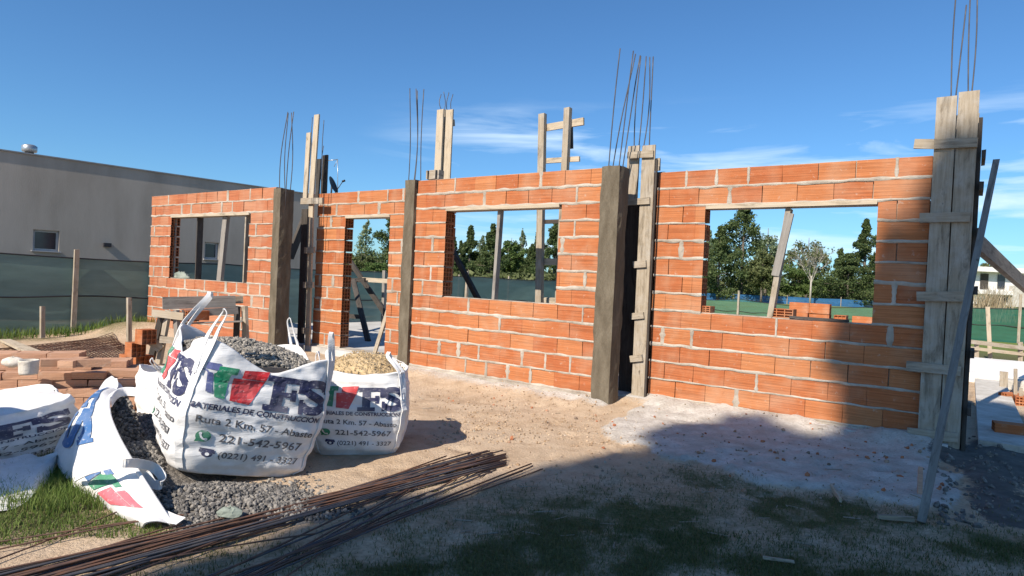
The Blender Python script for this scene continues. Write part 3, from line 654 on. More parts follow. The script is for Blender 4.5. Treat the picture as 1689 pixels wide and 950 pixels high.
# ------------------------------------------------------------------ sawhorse by the far left wall
sh = thing('sawhorse', 'wooden sawhorse workbench of rough boards in front of the far left wall', 'sawhorse', at(320,600,0))
SY = 8.05
def shp(name, p0, p1, wid, thk, m='wood', side=ZZ):
    mb = MB(); mb.bar(p0, p1, wid, thk, side, 0, .004); mb.build(name, M[m], sh)
A, B = atd(268,500,SY), atd(388,497,SY+.5)
shp('top_beam', A+ZZ*.0, B, .15, .05, 'wood_grey'); shp('top_beam', A+Vector((.1,.2,.03)), B+Vector((.05,.12,.02)), .10, .04)
for (q0, q1, m) in (((278,512),(262,600),'wood'), ((290,512),(295,600),'wood_grey'), ((268,520),(250,590),'wood_dark')): shp('leg', atd(*q0,SY-.05), atd(*q1,SY-.05 if q1[0] > 255 else SY+.5), .095, .04, m, U)
for (q0, q1, m) in (((392,505),(388,600),'wood_dark'), ((403,505),(408,600),'wood')): shp('leg', atd(*q0,SY+.5), atd(*q1,SY+.5), .09, .04, m, U)
shp('crossbar', atd(252,516,SY-.1), atd(303,522,SY-.1), .09, .03, 'wood_pale'); shp('crossbar', atd(248,560,SY-.1), atd(266,576,SY-.1), .11, .03, 'wood_pale'); shp('crossbar', atd(264,560,SY-.15), atd(300,562,SY-.15), .075, .03)
shp('crossbar', atd(300,517,SY), atd(392,512,SY+.45), .09, .03, 'wood_grey')
prop('short upright board standing at the right end of the sawhorse', atd(404,596,SY+.8), atd(404,506,SY+.8), .10, .03, 'wood', U, 'board', 'board')
for (px, py) in ((305,527),(322,525)):
    free_hollow('hollow brick lying under the top beam of the sawhorse', atd(px, py, SY+.1)+ZZ*(-.02), a0+1.57, (.28,.16,.12), 'hollow bricks on the sawhorse')
mb = MB(); mb.bar(atd(290,534,SY+.12), atd(400,530,SY+.42), .3, .02, NN); mb.build('shelf_board', M['wood_grey'], sh)

# ------------------------------------------------------------------ big bags
TXT = {}
def text_mesh(s, bold=.012):
    cu = bpy.data.curves.new('lettering', 'FONT'); cu.body = s; cu.size = 1; cu.offset = bold; cu.resolution_u = 3
    o = bpy.data.objects.new('lettering', cu); sc.collection.objects.link(o); bpy.context.view_layer.update()
    me = bpy.data.meshes.new_from_object(o.evaluated_get(bpy.context.evaluated_depsgraph_get()))
    V = np.array([v.co[:2] for v in me.vertices]); Fc = [list(p.vertices) for p in me.polygons]
    bpy.data.objects.remove(o); bpy.data.curves.remove(cu); bpy.data.meshes.remove(me); return V, Fc
def fit_text(s, u0, u1, v0, h, slope=0, bold=.012):
    V, Fc = text_mesh(s, bold); x0, x1 = V[:,0].min(), V[:,0].max(); y1 = .72
    uu = u0+(V[:,0]-x0)/(x1-x0)*(u1-u0); vv = v0+V[:,1]/y1*h+slope*(uu-u0)
    return [(float(a), float(c)) for a, c in zip(uu, vv)], Fc
def stroke_poly(P, th):
    L, Rr = [], []; n = len(P)
    for i, (x, y) in enumerate(P):
        a = P[max(i-1,0)]; c = P[min(i+1,n-1)]; dx, dy = c[0]-a[0], c[1]-a[1]; q = math.hypot(dx, dy); nx_, ny_ = -dy/q*th/2, dx/q*th/2
        L.append((x+nx_, y+ny_*1.0)); Rr.append((x-nx_, y-ny_))
    return L, Rr
def strip_faces(L, Rr):
    V = []; Fc = []
    for a, c in zip(L, Rr): V += [a, c]
    for i in range(len(L)-1): Fc.append([2*i, 2*i+1, 2*i+3, 2*i+2])
    return V, Fc
def letter_S(u0, u1, v0, v1):
    pts = [(.90,.70),(.84,.80),(.70,.865),(.50,.88),(.30,.845),(.20,.74),(.24,.63),(.40,.555),(.60,.485),(.78,.40),(.83,.27),(.72,.16),(.52,.115),(.30,.13),(.15,.21),(.10,.30)]
    q = [tuple(p)[:2] for p in spline([(x, y, 0) for x, y in pts], 4)]
    V, Fc = strip_faces(*stroke_poly(q, .24)); out = [(V, Fc)]
    out.append(([(.86,.60),(1.0,.60),(1.0,1.0),(.86,1.0)], [[0,1,2,3]])); out.append(([(.0,.0),(.14,.0),(.14,.40),(.0,.40)], [[0,1,2,3]]))
    return [([(u0+x*(u1-u0), v0+y*(v1-v0)) for x, y in V], Fc) for V, Fc in out]
def letter_F(u0, u1, v0, v1):
    R_ = [(0,0,.62,.17),(.16,.17,.45,.83),(0,.83,1,1),(.80,.58,1,.83),(.45,.42,.66,.57),(.62,.33,.76,.66)]
    out = []
    for a, c, e, d in R_: out.append(([(u0+x*(u1-u0), v0+y*(v1-v0)) for x, y in ((a,c),(e,c),(e,d),(a,d))], [[0,1,2,3]]))
    return out
def disc(cx, cy, rx, ry, n=28): return [(cx+rx*math.cos(2*math.pi*i/n), cy+ry*math.sin(2*math.pi*i/n)) for i in range(n)], [list(range(n))]
def layout(full=True, pale=False):
    P = []; LAY = []                                                       # (ink index, [(u,v)], faces, lift)
    nv, sl, gn_, rd = (1, 1, 2, 6) if pale else (0, 4, 2, 3)
    P.append((sl, [(.056,.784),(.10,.784),(.125,.630),(.164,.622),(.135,.766),(.167,.787),(.169,.836),(.086,.838),(.10,.80)], [[0,1,2,3,4]], 0)); P.append((sl, [(.088,.79),(.165,.79),(.169,.838),(.086,.838)], [[0,1,2,3]], .0))
    P.append((gn_, [(.181,.60),(.243,.592),(.243,.763),(.142,.767)], [[0,1,2,3]], 0)); P.append((gn_, [(.155,.776),(.283,.774),(.287,.824),(.163,.823)], [[0,1,2,3]], .0))
    P.append((gn_, [(.15,.762),(.243,.762),(.25,.778),(.155,.778)], [[0,1,2,3]], 0))
    P.append((rd, [(.276,.585),(.404,.57),(.478,.752),(.268,.750)], [[0,1,2,3]], 0)); P.append((rd, [(.321,.756),(.476,.756),(.494,.832),(.323,.818)], [[0,1,2,3]], .0))
    LAY.append(('printed_emblem', P)); P = []
    for V, Fc in letter_F(.49, .775, .545, .815): P.append((nv, V, Fc, 0))
    for V, Fc in letter_S(.735, .945, .545, .828): P.append((nv, V, Fc, 0.0005))
    LAY.append(('printed_initials', P)); P = []
    if full:
        for s, u0, u1, v0, h, slp, ink, bd in (('MATERIALES DE CONSTRUCCIÓN', .05, .915, .508, .042, -.03, 0, .028), ('Ruta 2 Km. 57 - Abasto', .115, .90, .405, .055, -.06, 5, .014),
                ('221-542-5967', .275, .855, .268, .060, -.035, 5, .014), ('(0221) 491 - 3327', .288, .872, .145, .050, -.02, 5, .014)):
            V, Fc = fit_text(s, u0, u1, v0, h, slp, bd); LAY.append(('printed_line', [(ink, V, Fc, 0)]))
        V, Fc = disc(.175, .300, .048, .043); P.append((2, V, Fc, 0)); P.append((2, [(.124,.254),(.162,.264),(.136,.289)], [[0,1,2]], 0))
        q = spline([(.154,.324,0),(.158,.302,0),(.172,.282,0),(.194,.276,0)], 4); V, Fc = strip_faces(*stroke_poly([p[:2] for p in q], .012)); P.append((7, V, Fc, .0025))
        for cx, cy in ((.155,.320),(.192,.279)): V, Fc = disc(cx, cy, .010, .011, 10); P.append((7, V, Fc, .0030))
        LAY.append(('printed_icon', P)); P = []
        V, Fc = disc(.215, .168, .036, .022); P.append((0, V, Fc, 0)); P.append((0, [(.170,.190),(.255,.183),(.260,.205),(.165,.212)], [[0,1,2,3]], 0)); V, Fc = disc(.215, .169, .014, .012, 14); P.append((7, V, Fc, .0025))
        P.append((0, [(.162,.180),(.186,.180),(.186,.200),(.162,.200)], [[0,1,2,3]], .0004)); P.append((0, [(.242,.175),(.265,.175),(.265,.195),(.242,.195)], [[0,1,2,3]], .0004)); LAY.append(('printed_icon', P))
    return LAY
INKS = ['ink_navy','ink_blue','ink_green','ink_red','ink_slate','ink_black','ink_pink','ink_white']
def print_on(parent, fn, LAY, clip=None, only=None):
    for nm, P in LAY:
        if only is None or nm in only: print_part(parent, fn, P, clip, nm)
def print_part(parent, fn, P, clip, name):
    bm = bmesh.new(); lift = bm.verts.layers.float.new('lift')
    for ink, V, Fc, lf in P:
        vs_ = [bm.verts.new((u, v, 0)) for u, v in V]
        for q in vs_: q[lift] = lf
        for f in Fc:
            try: fc = bm.faces.new([vs_[i] for i in f]); fc.material_index = ink
            except ValueError: pass
    for ax in (0, 1):
        for k in range(1, 34):
            c = k/34; co = (c, 0, 0) if ax == 0 else (0, c, 0); no = (1, 0, 0) if ax == 0 else (0, 1, 0)
            bmesh.ops.bisect_plane(bm, geom=bm.verts[:]+bm.edges[:]+bm.faces[:], plane_co=co, plane_no=no, dist=1e-6)
    if clip:
        for co, no in clip: bmesh.ops.bisect_plane(bm, geom=bm.verts[:]+bm.edges[:]+bm.faces[:], plane_co=co, plane_no=no, dist=1e-6, clear_outer=True)
    inv = wm(parent).inverted()
    for v in bm.verts: v.co = inv @ fn(v.co.x, v.co.y, v[lift])
    me = bpy.data.meshes.new(name)
    bm.to_mesh(me); bm.free()
    for k in INKS: me.materials.append(M[k])
    o = bpy.data.objects.new(name, me); sc.collection.objects.link(o); o.parent = parent; return o
class Bag:
    def __init__(s, loc, yaw, tx, ty, w, d, h, seed=0, n=5.0, bulge=.06, sag=.05, wr=1.0, bottom=.95):
        s.w, s.d, s.h, s.n, s.bulge, s.sag, s.seed, s.wr, s.bot = w, d, h, n, bulge, sag, seed, wr, bottom
        s.m = Matrix.Translation(Vector(loc)) @ Matrix.Rotation(yaw, 4, 'Z') @ Matrix.Rotation(ty, 4, 'Y') @ Matrix.Rotation(tx, 4, 'X')
    def prof(s, z):
        t = max(0, min(1, z/s.h)); return s.bot+(1-s.bot)*min(1, t*2.2)+s.bulge*math.sin(math.pi*min(1, t*1.05))-.07*max(0, .08-t)/.08
    def wrk(s, x, y, z):
        q = s.seed*3.7
        return s.wr*(.010*noise.noise((x*2.6+q, y*2.6, z*13))+.006*noise.noise((x*7+q, y*7, z*24))+.012*noise.noise((x*3.5, y*3.5+q, z*3))+.003*noise.noise((x*24, y*24+q, z*20))-.013*abs(noise.noise((x*4.2+q, y*4.2+z*2.5, z*6.5)))-.009*abs(noise.noise((x*9+z*5, y*9+q, z*8)))+.007)
    def surf(s, x, y, z, A, B, off):
        n = s.n; gx_ = abs(x/A)**(n-1)*(1 if x > 0 else -1)/A; gy_ = abs(y/B)**(n-1)*(1 if y > 0 else -1)/B; l = math.hypot(gx_, gy_) or 1
        d = s.wrk(x, y, z)+off; return s.m @ Vector((x+gx_/l*d, y+gy_/l*d, z))
    def ztop(s, t): return s.h-s.sag*(.5+.5*math.cos(4*t))+.012*noise.noise((math.cos(t)*3+s.seed, math.sin(t)*3, 1))
    def ring(s, t, z, off=0, k=1.0):
        p = s.prof(z); A = s.w/2*p*k; B = s.d/2*p*k; c, q = math.cos(t), math.sin(t)
        r = (abs(c)**s.n+abs(q)**s.n)**(-1/s.n); return s.surf(A*r*c, B*r*q, z, A, B, off)
    def front(s, u, v, lift=0):
        z = v*s.h; p = s.prof(z); A = s.w/2*p; B = s.d/2*p; x = (u-.5)*2*A*.985
        return s.surf(x, -B*(1-abs(x/A)**s.n)**(1/s.n), z, A, B, .0045+lift)
    def left(s, u, v, lift=0):
        z = v*s.h; p = s.prof(z); A = s.w/2*p; B = s.d/2*p; y = (.5-u)*2*B*.985
        return s.surf(-A*(1-abs(y/B)**s.n)**(1/s.n), y, z, A, B, .0045+lift)
    def body(s, parent, fill=.88, nt=176, nz=64):
        mb = MB(); rows = []
        rows.append([s.ring(2*math.pi*i/nt, .0, -.02, .90) for i in range(nt)])
        for k in range(nz+1):
            rows.append([s.ring(2*math.pi*i/nt, s.ztop(2*math.pi*i/nt)*k/nz) for i in range(nt)])
        for off, dz in ((-.010, .004), (-.012, -.03), (-.014, -.14)):
            rows.append([s.ring(2*math.pi*i/nt, s.ztop(2*math.pi*i/nt)+dz, off) for i in range(nt)])
        mb.grid(rows, 0, True, True); mb.face(list(range(nt))[::-1], 0)
        return mb.build('body', M['cloth'], parent)
    def seam(s, parent, t, wid=.045):
        pts = []; sides = []
        for k in range(25):
            z = s.ztop(t)*(.03+.97*k/24); a = s.ring(t-.03, z, .006); c = s.ring(t+.03, z, .006); pts.append((a+c)/2); sides.append((c-a).normalized())
        mb = MB(); mb.ribbon(pts, sides, wid, .006); mb.build('seam', M['cloth'], parent)
    def handle(s, parent, t, apex, spread=.05, wid=.026):
        zt = s.ztop(t); m3 = s.m.to_3x3(); a0 = s.ring(t-spread*.4, zt-.20, .010); a1 = s.ring(t-spread, zt-.02, .010); c1 = s.ring(t+spread, zt-.02, .010); c0 = s.ring(t+spread*.4, zt-.20, .010)
        ap = (a1+c1)/2+m3 @ Vector(apex); w_ = (c1-a1)*.55
        pts = spline([a0, a1, a1.lerp(ap, .45)-w_*.25, ap-w_*.55-ZZ*.02, ap+ZZ*.012, ap+w_*.55-ZZ*.02, c1.lerp(ap, .45)+w_*.25, c1, c0], 6)
        rad = m3 @ Vector((math.cos(t), math.sin(t), 0)); tan = (c1-a1).normalized(); n = len(pts); sides = []
        for i in range(n):
            k = math.sin(math.pi*i/(n-1))**2; sides.append(tan*(1-k)+rad*k*.8+tan*k*.45)
        mb = MB(); mb.ribbon(pts, sides, wid, .005); mb.build('handle', M['cloth'], parent)
# template stone
def ico():
    bm = bmesh.new(); bmesh.ops.create_icosphere(bm, subdivisions=1, radius=1); V = np.array([v.co[:] for v in bm.verts]); Fc = np.array([[v.index for v in f.verts] for f in bm.faces]); bm.free(); return V, Fc
ICO = ico()
def stones(name, P, rad, mat, parent=None, **kw):
    P = np.asarray(P); n = len(P); V, Fc = ICO; k = len(V)
    sc3 = rad*rng.uniform(.55, 1.35, (n, 1))*rng.uniform(.65, 1.2, (n, 3)); ang = rng.uniform(0, 6.28, (n, 3))
    X = V[None]*(1+.28*rng.standard_normal((n, k, 1)).clip(-1, 1)); X = X*sc3[:,None,:]
    for ax in range(3):
        c, s_ = np.cos(ang[:,ax])[:,None], np.sin(ang[:,ax])[:,None]; i, j = [(1,2),(0,2),(0,1)][ax]
        a, b_ = X[:,:,i].copy(), X[:,:,j].copy(); X[:,:,i] = c*a-s_*b_; X[:,:,j] = s_*a+c*b_
    X = X+P[:,None,:]; FF = (Fc[None]+(np.arange(n)*k)[:,None,None]).reshape(-1, 3)
    loc = tuple(P.mean(0)) if parent is None else (0,0,0)
    return np_mesh(name, X.reshape(-1, 3), FF, mat, parent, loc, **kw)
def fill_bag(bag, name, label, bed, stone, rad, n, level, dome, slope=(0,0)):
    k = 40; rows = []; m = bag.m
    def zf(x, y):
        q = (abs(x/(bag.w/2))**2.2+abs(y/(bag.d/2))**2.2); return bag.h-level+dome*(1-min(1.2, q))+slope[0]*x+slope[1]*y+.02*noise.noise((x*7, y*7, bag.seed))+.012*noise.noise((x*17, y*17, bag.seed))
    P = []
    for i in range(13):
        rr = .955*i/12 if i else .001; row = []
        for j in range(64):
            t = 2*math.pi*j/64; c, q = math.cos(t), math.sin(t); r = (abs(c)**bag.n+abs(q)**bag.n)**(-1/bag.n)*rr*bag.prof(bag.h*.92)
            x, y = bag.w/2*r*c, bag.d/2*r*q; row.append(m @ Vector((x, y, zf(x, y)-.012)))
        P.append(row)
    mb = MB(); mb.grid(P[::-1], 0, True, True)
    o = mb.build(name, M[bed], label=label, kind='stuff')
    pts = []
    while len(pts) < n:
        x = random.uniform(-1, 1)*bag.w/2*.95; y = random.uniform(-1, 1)*bag.d/2*.95; p = bag.prof(bag.h*.92)
        if abs(x/(bag.w/2*p))**bag.n+abs(y/(bag.d/2*p))**bag.n > .82: continue
        pts.append(tuple(m @ Vector((x, y, zf(x, y)+random.uniform(-.004, .006)))))
    st = stones('stones' if 'gravel' in stone else 'lumps', pts, rad, M[stone], o, kind='stuff')
    return o
D = math.radians
# main gravel bag
B1 = Bag((-1.843, 4.255, .066), D(37.7), D(1.8), D(11.6), .87, .80, .80, seed=1, n=5.5, bulge=.09, sag=.14, bottom=.92, wr=1.2)
r1 = thing('bulk_bag', 'large upright white bulk bag full of grey gravel, tilted to the right', 'bulk bag', (-1.843, 4.255, 0))
B1.body(r1); print_on(r1, B1.front, layout()); o = print_on(r1, B1.left, layout())
for t in (D(225), D(315)): B1.seam(r1, t)
B1.handle(r1, D(225), (.03, -.03, .20)); B1.handle(r1, D(135), (.10, .0, .26)); B1.handle(r1, D(45), (-.09, .0, .20)); B1.handle(r1, D(315), (-.05, .0, .19))
fill_bag(B1, 'gravel', 'grey crushed stone heaped in the tilted upright bulk bag', 'gravel_bed', 'gravel_sunlit', .0108, 5200, .105, .10)
# sand bag behind it
B2 = Bag((-1.135, 5.04, -.01), D(9), D(-2.5), 0, .67, .75, .625, seed=2, bulge=.075, sag=.03, n=5.5, bottom=.93, wr=1.2)
r2 = thing('bulk_bag', 'upright white bulk bag heaped with yellow sand, right of the gravel bag', 'bulk bag', (-1.135, 5.04, 0))
B2.body(r2); print_on(r2, B2.front, layout()); B2.seam(r2, D(315)); B2.seam(r2, D(225))
B2.handle(r2, D(315), (-.10, .03, .15)); B2.handle(r2, D(225), (0, 0, .14)); B2.handle(r2, D(135), (-.02, 0, .10)); B2.handle(r2, D(45), (-.12, .02, .10))
fill_bag(B2, 'sand', 'lumpy yellow sand heaped in the bulk bag right of the gravel bag', 'sand_bed', 'sand', .005, 900, .03, .14)
# slumped bag at the left edge
B4 = Bag((-3.50, 4.26, .0), D(50), D(2), D(-6), 1.0, .70, .36, seed=4, bulge=.07, sag=.02, n=4, wr=2.2)
r4 = thing('bulk_bag', 'slumped low white bulk bag in shade at the left edge', 'bulk bag', (-3.50, 4.26, 0))
B4.body(r4); print_on(r4, B4.front, layout())
top = MB(); P = []
for i in range(9):
    rr = 1-i/8; P.append([B4.ring(2*math.pi*j/60, B4.h-.012+.02*(1-rr*rr), -.012, max(.01, rr*.99)) for j in range(60)])
top.grid(P, 0, True, True); top.build('top_flap', M['cloth'], r4)
sk = MB(); P = []
E1 = spline([at(112,742,.10), at(85,752,.10), at(45,752,.09), at(-20,765,.08), at(-120,790,.06)], 5); E2 = spline([at(95,765,.02), at(75,800,.02), at(35,835,.02), at(-30,850,.02), at(-140,870,.02)], 5)
for k in range(9):
    t = k/8; P.append([a.lerp(c, t)+ZZ*(.035*noise.noise((a.x*9, t*5, 3))+.05*math.sin(math.pi*t)*.4+.01) for a, c in zip(E1, E2)])
sk.grid(P); sk.build('loose_skirt', M['cloth'], r4)
# unseen bag added outside the left edge to cast shade on it
B5 = Bag((-3.62, 3.03, -.02), D(67), 0, 0, .95, .85, 1.05, seed=5, bulge=.06, sag=.02)
r5 = thing('bulk_bag', 'unseen white bulk bag added beyond the left edge to shade the grass', 'bulk bag', (-3.62, 3.03, 0))
B5.body(r5, nt=88, nz=20)
B5f = MB(); P = []
for i in range(6):
    rr = 1-i/5; P.append([B5.ring(2*math.pi*j/40, B5.h-.03+.05*(1-rr*rr), -.012, max(.01, rr*.99)) for j in range(40)])
B5f.grid(P, 0, True, True); B5f.build('top_flap', M['cloth'], r5)
# small bag behind
B6 = Bag((-2.93, 5.75, -.02), D(48), 0, D(4), .62, .6, .44, seed=6, bulge=.07, sag=.03, wr=1.6)
r6 = thing('bulk_bag', 'small white bulk bag with blue print half hidden behind the gravel bag', 'bulk bag', (-2.93, 5.75, 0))
B6.body(r6, nt=100, nz=30); print_on(r6, lambda u, v, lift=0: B6.front(u-.42, v, lift), layout(False, True), only=('printed_initials',)); B6.handle(r6, D(225), (-.10, -.02, .13))
# tipped bag spilling gravel
r3 = thing('bulk_bag', 'tipped white bulk bag lying open, spilling gravel towards the steel bars', 'bulk bag', at(180,800,0))
INN = spline([at(205,642,.40), at(183,652,.41), at(180,680,.38), at(192,715,.33), at(215,757,.25), at(248,810,.14), at(283,864,.03)], 8)
OUT = spline([at(185,640,.36), at(150,668,.34), at(118,695,.26), at(92,745,.10), at(112,792,.03), at(168,834,.01), at(232,870,.0)], 8)
def bow(i, t, off=0):
    a, c = INN[i], OUT[i]; q = a.lerp(c, t); nrm = (c-a).cross(INN[min(i+1,len(INN)-1)]-INN[max(i-1,0)]).normalized()
    if nrm.z < 0: nrm = -nrm
    return q+nrm*(math.sin(math.pi*t)*.055+.010*noise.noise((q.x*7, q.y*7, q.z*7))+.012*noise.noise((i*.35, t*2.5, 4))+off)
mb = MB(); K = 14
mb.grid([[bow(i, k/K) for k in range(K+1)] for i in range(len(INN))]); mb.grid([[bow(i, k/K, -.012) for k in range(K+1)] for i in range(len(INN))])
mb.build('body', M['cloth'], r3)
lip = MB(); lip.tube(INN, .011, 8); lip.build('rim', M['cloth'], r3)
def flap_at(f, v, lift):
    fi = (len(INN)-1)*max(0, min(1, f)); i = int(fi); q = fi-i; t = max(.02, min(.99, .26+(.83-v)*1.9)); i2 = min(i+1, len(INN)-1)
    return bow(i, t, .006+lift).lerp(bow(i2, t, .006+lift), q)
# two printed panels meet at the strap: initials above it, emblem below it, lettering running down the flap
print_on(r3, lambda u, v, lift=0: flap_at(.10+(u-.49)/.455*.44, v, lift), layout(False, True), only=('printed_initials',))
print_on(r3, lambda u, v, lift=0: flap_at(.66+(u-.05)/.45*.25, v, lift), layout(False, True), only=('printed_emblem',))
bk = MB(); q0 = spline([at(180,655,.41), at(195,642,.43), at(225,641,.43), at(262,655,.40)], 5); q1 = spline([at(184,672,.37), at(198,655,.38), at(225,654,.38), at(258,668,.36)], 5)
bk.grid([[a.lerp(c, t)+ZZ*(.03*math.sin(math.pi*t)) for t in (0,.25,.5,.75,1)] for a, c in zip(q0, q1)]); bk.build('back_edge', M['cloth'], r3)
ear = MB(); ear.grid([[a.lerp(c, t)+ZZ*.01*noise.noise((t*4,a.x*20,1)) for t in (0,.3,.6,1)] for a, c in zip(spline([at(162,660,.36), at(163,642,.42), at(172,628,.46), at(184,620,.48)], 4), spline([at(180,655,.38), at(190,645,.41), at(195,635,.44), at(193,624,.47)], 4))])
ear.build('corner_flap', M['cloth'], r3)
st = spline([at(124,792,.10), at(150,778,.22), at(180,768,.26), at(207,764,.28), at(232,765,.25), at(255,772,.20), at(268,788,.15), at(264,800,.12), at(250,796,.13), at(240,780,.18), at(226,768,.23)], 6)
mb = MB(); mb.ribbon(st, [Vector((.3,.3,.9))]*len(st), [.02+.03*min(1, i/20) for i in range(len(st))], .006); mb.build('handle', M['cloth'], r3)
tail = MB(); tail.grid([[a.lerp(c, t)+ZZ*(.015+.02*noise.noise((t*3, a.x*14, 5))) for t in (0,.35,.7,1)] for a, c in zip(spline([at(262,855,.03), at(275,868,.02), at(290,870,.02)], 5), spline([at(268,845,.05), at(288,852,.05), at(306,858,.04)], 5))]); tail.build('corner_flap', M['cloth'], r3)
# ------------------------------------------------------------------ gravel heap
def heap(X, Y):
    g_ = lambda cx, cy, a, sx, sy, rot: a*np.exp(-((((X-cx)*math.cos(rot)+(Y-cy)*math.sin(rot))/sx)**2+((-(X-cx)*math.sin(rot)+(Y-cy)*math.cos(rot))/sy)**2))
    h = np.maximum.reduce([g_(-2.72,4.72,.43,.48,.55,.6), g_(-2.3,4.05,.24,.50,.50,-.5), g_(-1.6,3.65,.12,.75,.36,-.15), g_(-.95,4.15,.09,.40,.35,0), g_(-1.9,4.75,.15,.6,.5,0)])
    cy, sy = math.cos(R(37.7)), math.sin(R(37.7)); lx = (X+1.843)*cy+(Y-4.255)*sy; ly = -(X+1.843)*sy+(Y-4.255)*cy
    lim = .075-.205*lx+np.maximum(0, -lx-.41)*3+np.maximum(0, -.42-ly)*.0; h = np.minimum(h, lim+.035)
    return h-.045+.015*(vnoise(X,Y,6,31)-.5)
flap_poly = np.array([[p.x, p.y] for p in INN]+[[-1.62,3.22],[-.4,3.65],[-.3,4.6],[-1.0,5.2],[-2.6,5.5],[-3.05,5.1]])
hx = np.arange(-3.4, -.2, .04); hy = np.arange(3.0, 5.7, .04); HX, HY = np.meshgrid(hx, hy); HZ = heap(HX, HY)
HZ = np.where(sdist(HX, HY, flap_poly) > -.02, HZ, -.05)
HZ = np.where(HZ < .0, -.06, HZ)
ii = np.arange(HX.size).reshape(HX.shape); qd = np.stack([ii[:-1,:-1], ii[:-1,1:], ii[1:,1:], ii[1:,:-1]], -1).reshape(-1, 4)
keep = HZ.ravel()[qd].max(1) > -.03; qd = qd[keep]
gp = np_mesh('gravel', np.stack([HX, HY, HZ-.008], -1).reshape(-1, 3), qd, M['gravel_bed'], smooth=True, label='grey gravel heap spilled from the tipped bag under the upright bag', kind='stuff')
N = 46000; px_ = rng.uniform(-3.4, -.2, N); py_ = rng.uniform(2.9, 5.7, N); pz_ = heap(px_, py_); ins = (sdist(px_, py_, flap_poly) > .015) & (pz_ > -.035+.03*rng.uniform(0, 1, N))
ins &= rng.uniform(0, 1, N) < np.where(pz_ < 0, .35, 1)
# none inside the upright bags
for (cx, cy, yw, hw, hd) in ((-1.843, 4.255, D(37.7), .40, .36), (-1.135, 5.04, D(9), .36, .4)):
    c, s_ = math.cos(yw), math.sin(yw); lx = (px_-cx)*c+(py_-cy)*s_; ly = -(px_-cx)*s_+(py_-cy)*c; ins &= ~((np.abs(lx) < hw) & (np.abs(ly) < hd))
P3 = np.stack([px_, py_, np.maximum(pz_, .004)+rng.uniform(-.004, .006, N)], -1)[ins]
stones('stones', P3, .0118, M['gravel'], gp, kind='stuff')
for i, (px, py, r) in enumerate(((375,850,.035), (415,835,.03), (350,868,.022))): pass
mb = MB(); q = at(380, 852, .04); P = []
for i in range(7):
    a = math.pi*i/6; P.append([q+Vector((.065*math.sin(a)*math.cos(t)*(1+.5*noise.noise((i*.8,t,1))), .03*math.sin(a)*math.sin(t)*(1+.4*noise.noise((t,i,6))), .02-.03*math.cos(a)*(1+.7*noise.noise((t*1.3,i,2))))) for t in [2*math.pi*k/16 for k in range(16)]])
mb.grid(P, 0, False, True); mb.build('plastic_scrap', M['cloth_grey'], label='crumpled scrap of pale plastic on the spilled gravel', cat='plastic scrap')
# ------------------------------------------------------------------ steel bars in the foreground
random.seed(21)
GB = 'loose rusty steel bars of the foreground bundle'
def bar(p0, p1, r, mat, label, group=GB, sag=.0):
    n = 14; k = random.uniform(-.025, .025); pts = []
    for i in range(n+1):
        t = i/n; q = Vector(p0).lerp(Vector(p1), t); d = (Vector(p1)-Vector(p0)).normalized(); sd = Vector((-d.y, d.x, 0))
        q += sd*k*math.sin(math.pi*t*1.4)+ZZ*(.006*math.sin(t*9+k*90)); q.z = max(q.z, gh(q.x, q.y)+r+.002) if q.y > -2 else q.z; pts.append(q)
    mb = MB(); mb.tube(pts, r, 6); return mb.build('steel_bar', M[mat], loc=pts[0], label=label, cat='steel bar', group=group)
def ext(a, b, L): d = (b-a).normalized(); return a+d*L
for i in range(44):                                              # dense main bundle
    lay = random.random(); e = at(835-random.uniform(0, 120)*(random.random()**2), 752+random.uniform(-2, 20), 0); q = at(150+random.uniform(-75, 95), 935+random.uniform(-6, 8), 0)
    z = .012+.055*lay*random.random(); a = Vector((e.x, e.y, z*.5+.01)); c = Vector((q.x, q.y, z)); c = ext(a, c, random.uniform(4.2, 6.0)); c.z = z
    bar(a, c, random.choice([.004, .005, .006]), 'rust' if random.random() < .62 else 'rebar_dark', 'long rusty steel bar in the dense bundle beside the gravel')
for i in range(13):                                              # looser second bundle
    e = at(random.choice([900, 885, 820, 760, 830]) - random.uniform(0, 30), 768+random.uniform(-3, 14), 0); q = at(400+random.uniform(-40, 80), 950, 0)
    z = .012+.02*random.random(); a = Vector((e.x, e.y, z)); c = Vector((q.x, q.y, z)); c = ext(a, c, random.uniform(3.6, 4.6)); c.z = z
    bar(a, c, random.choice([.004, .005]), 'rust' if random.random() < .6 else 'rebar_dark', 'steel bar in the looser group nearest the shaded grass', 'steel bars in the looser foreground group')
for (p0, p1, lb) in (((330,790),(-40,935),'single thin bar crossing the tail of the tipped bag'), ((300,848),(-40,912),'thin bar across the sunny grass, upper of the stray ones'), ((300,866),(-30,955),'thin stray bar just above the dense bundle'), ((600,815),(-20,895),'long stray bar lying over the gravel edge'), ((520,880),(90,950),'stray bar between the two groups of bars')):
    a = at(*p0, .03); c = at(*p1, .02); bar(a, ext(a, c, (c-a).length+.8), .004, 'rust', lb, None)
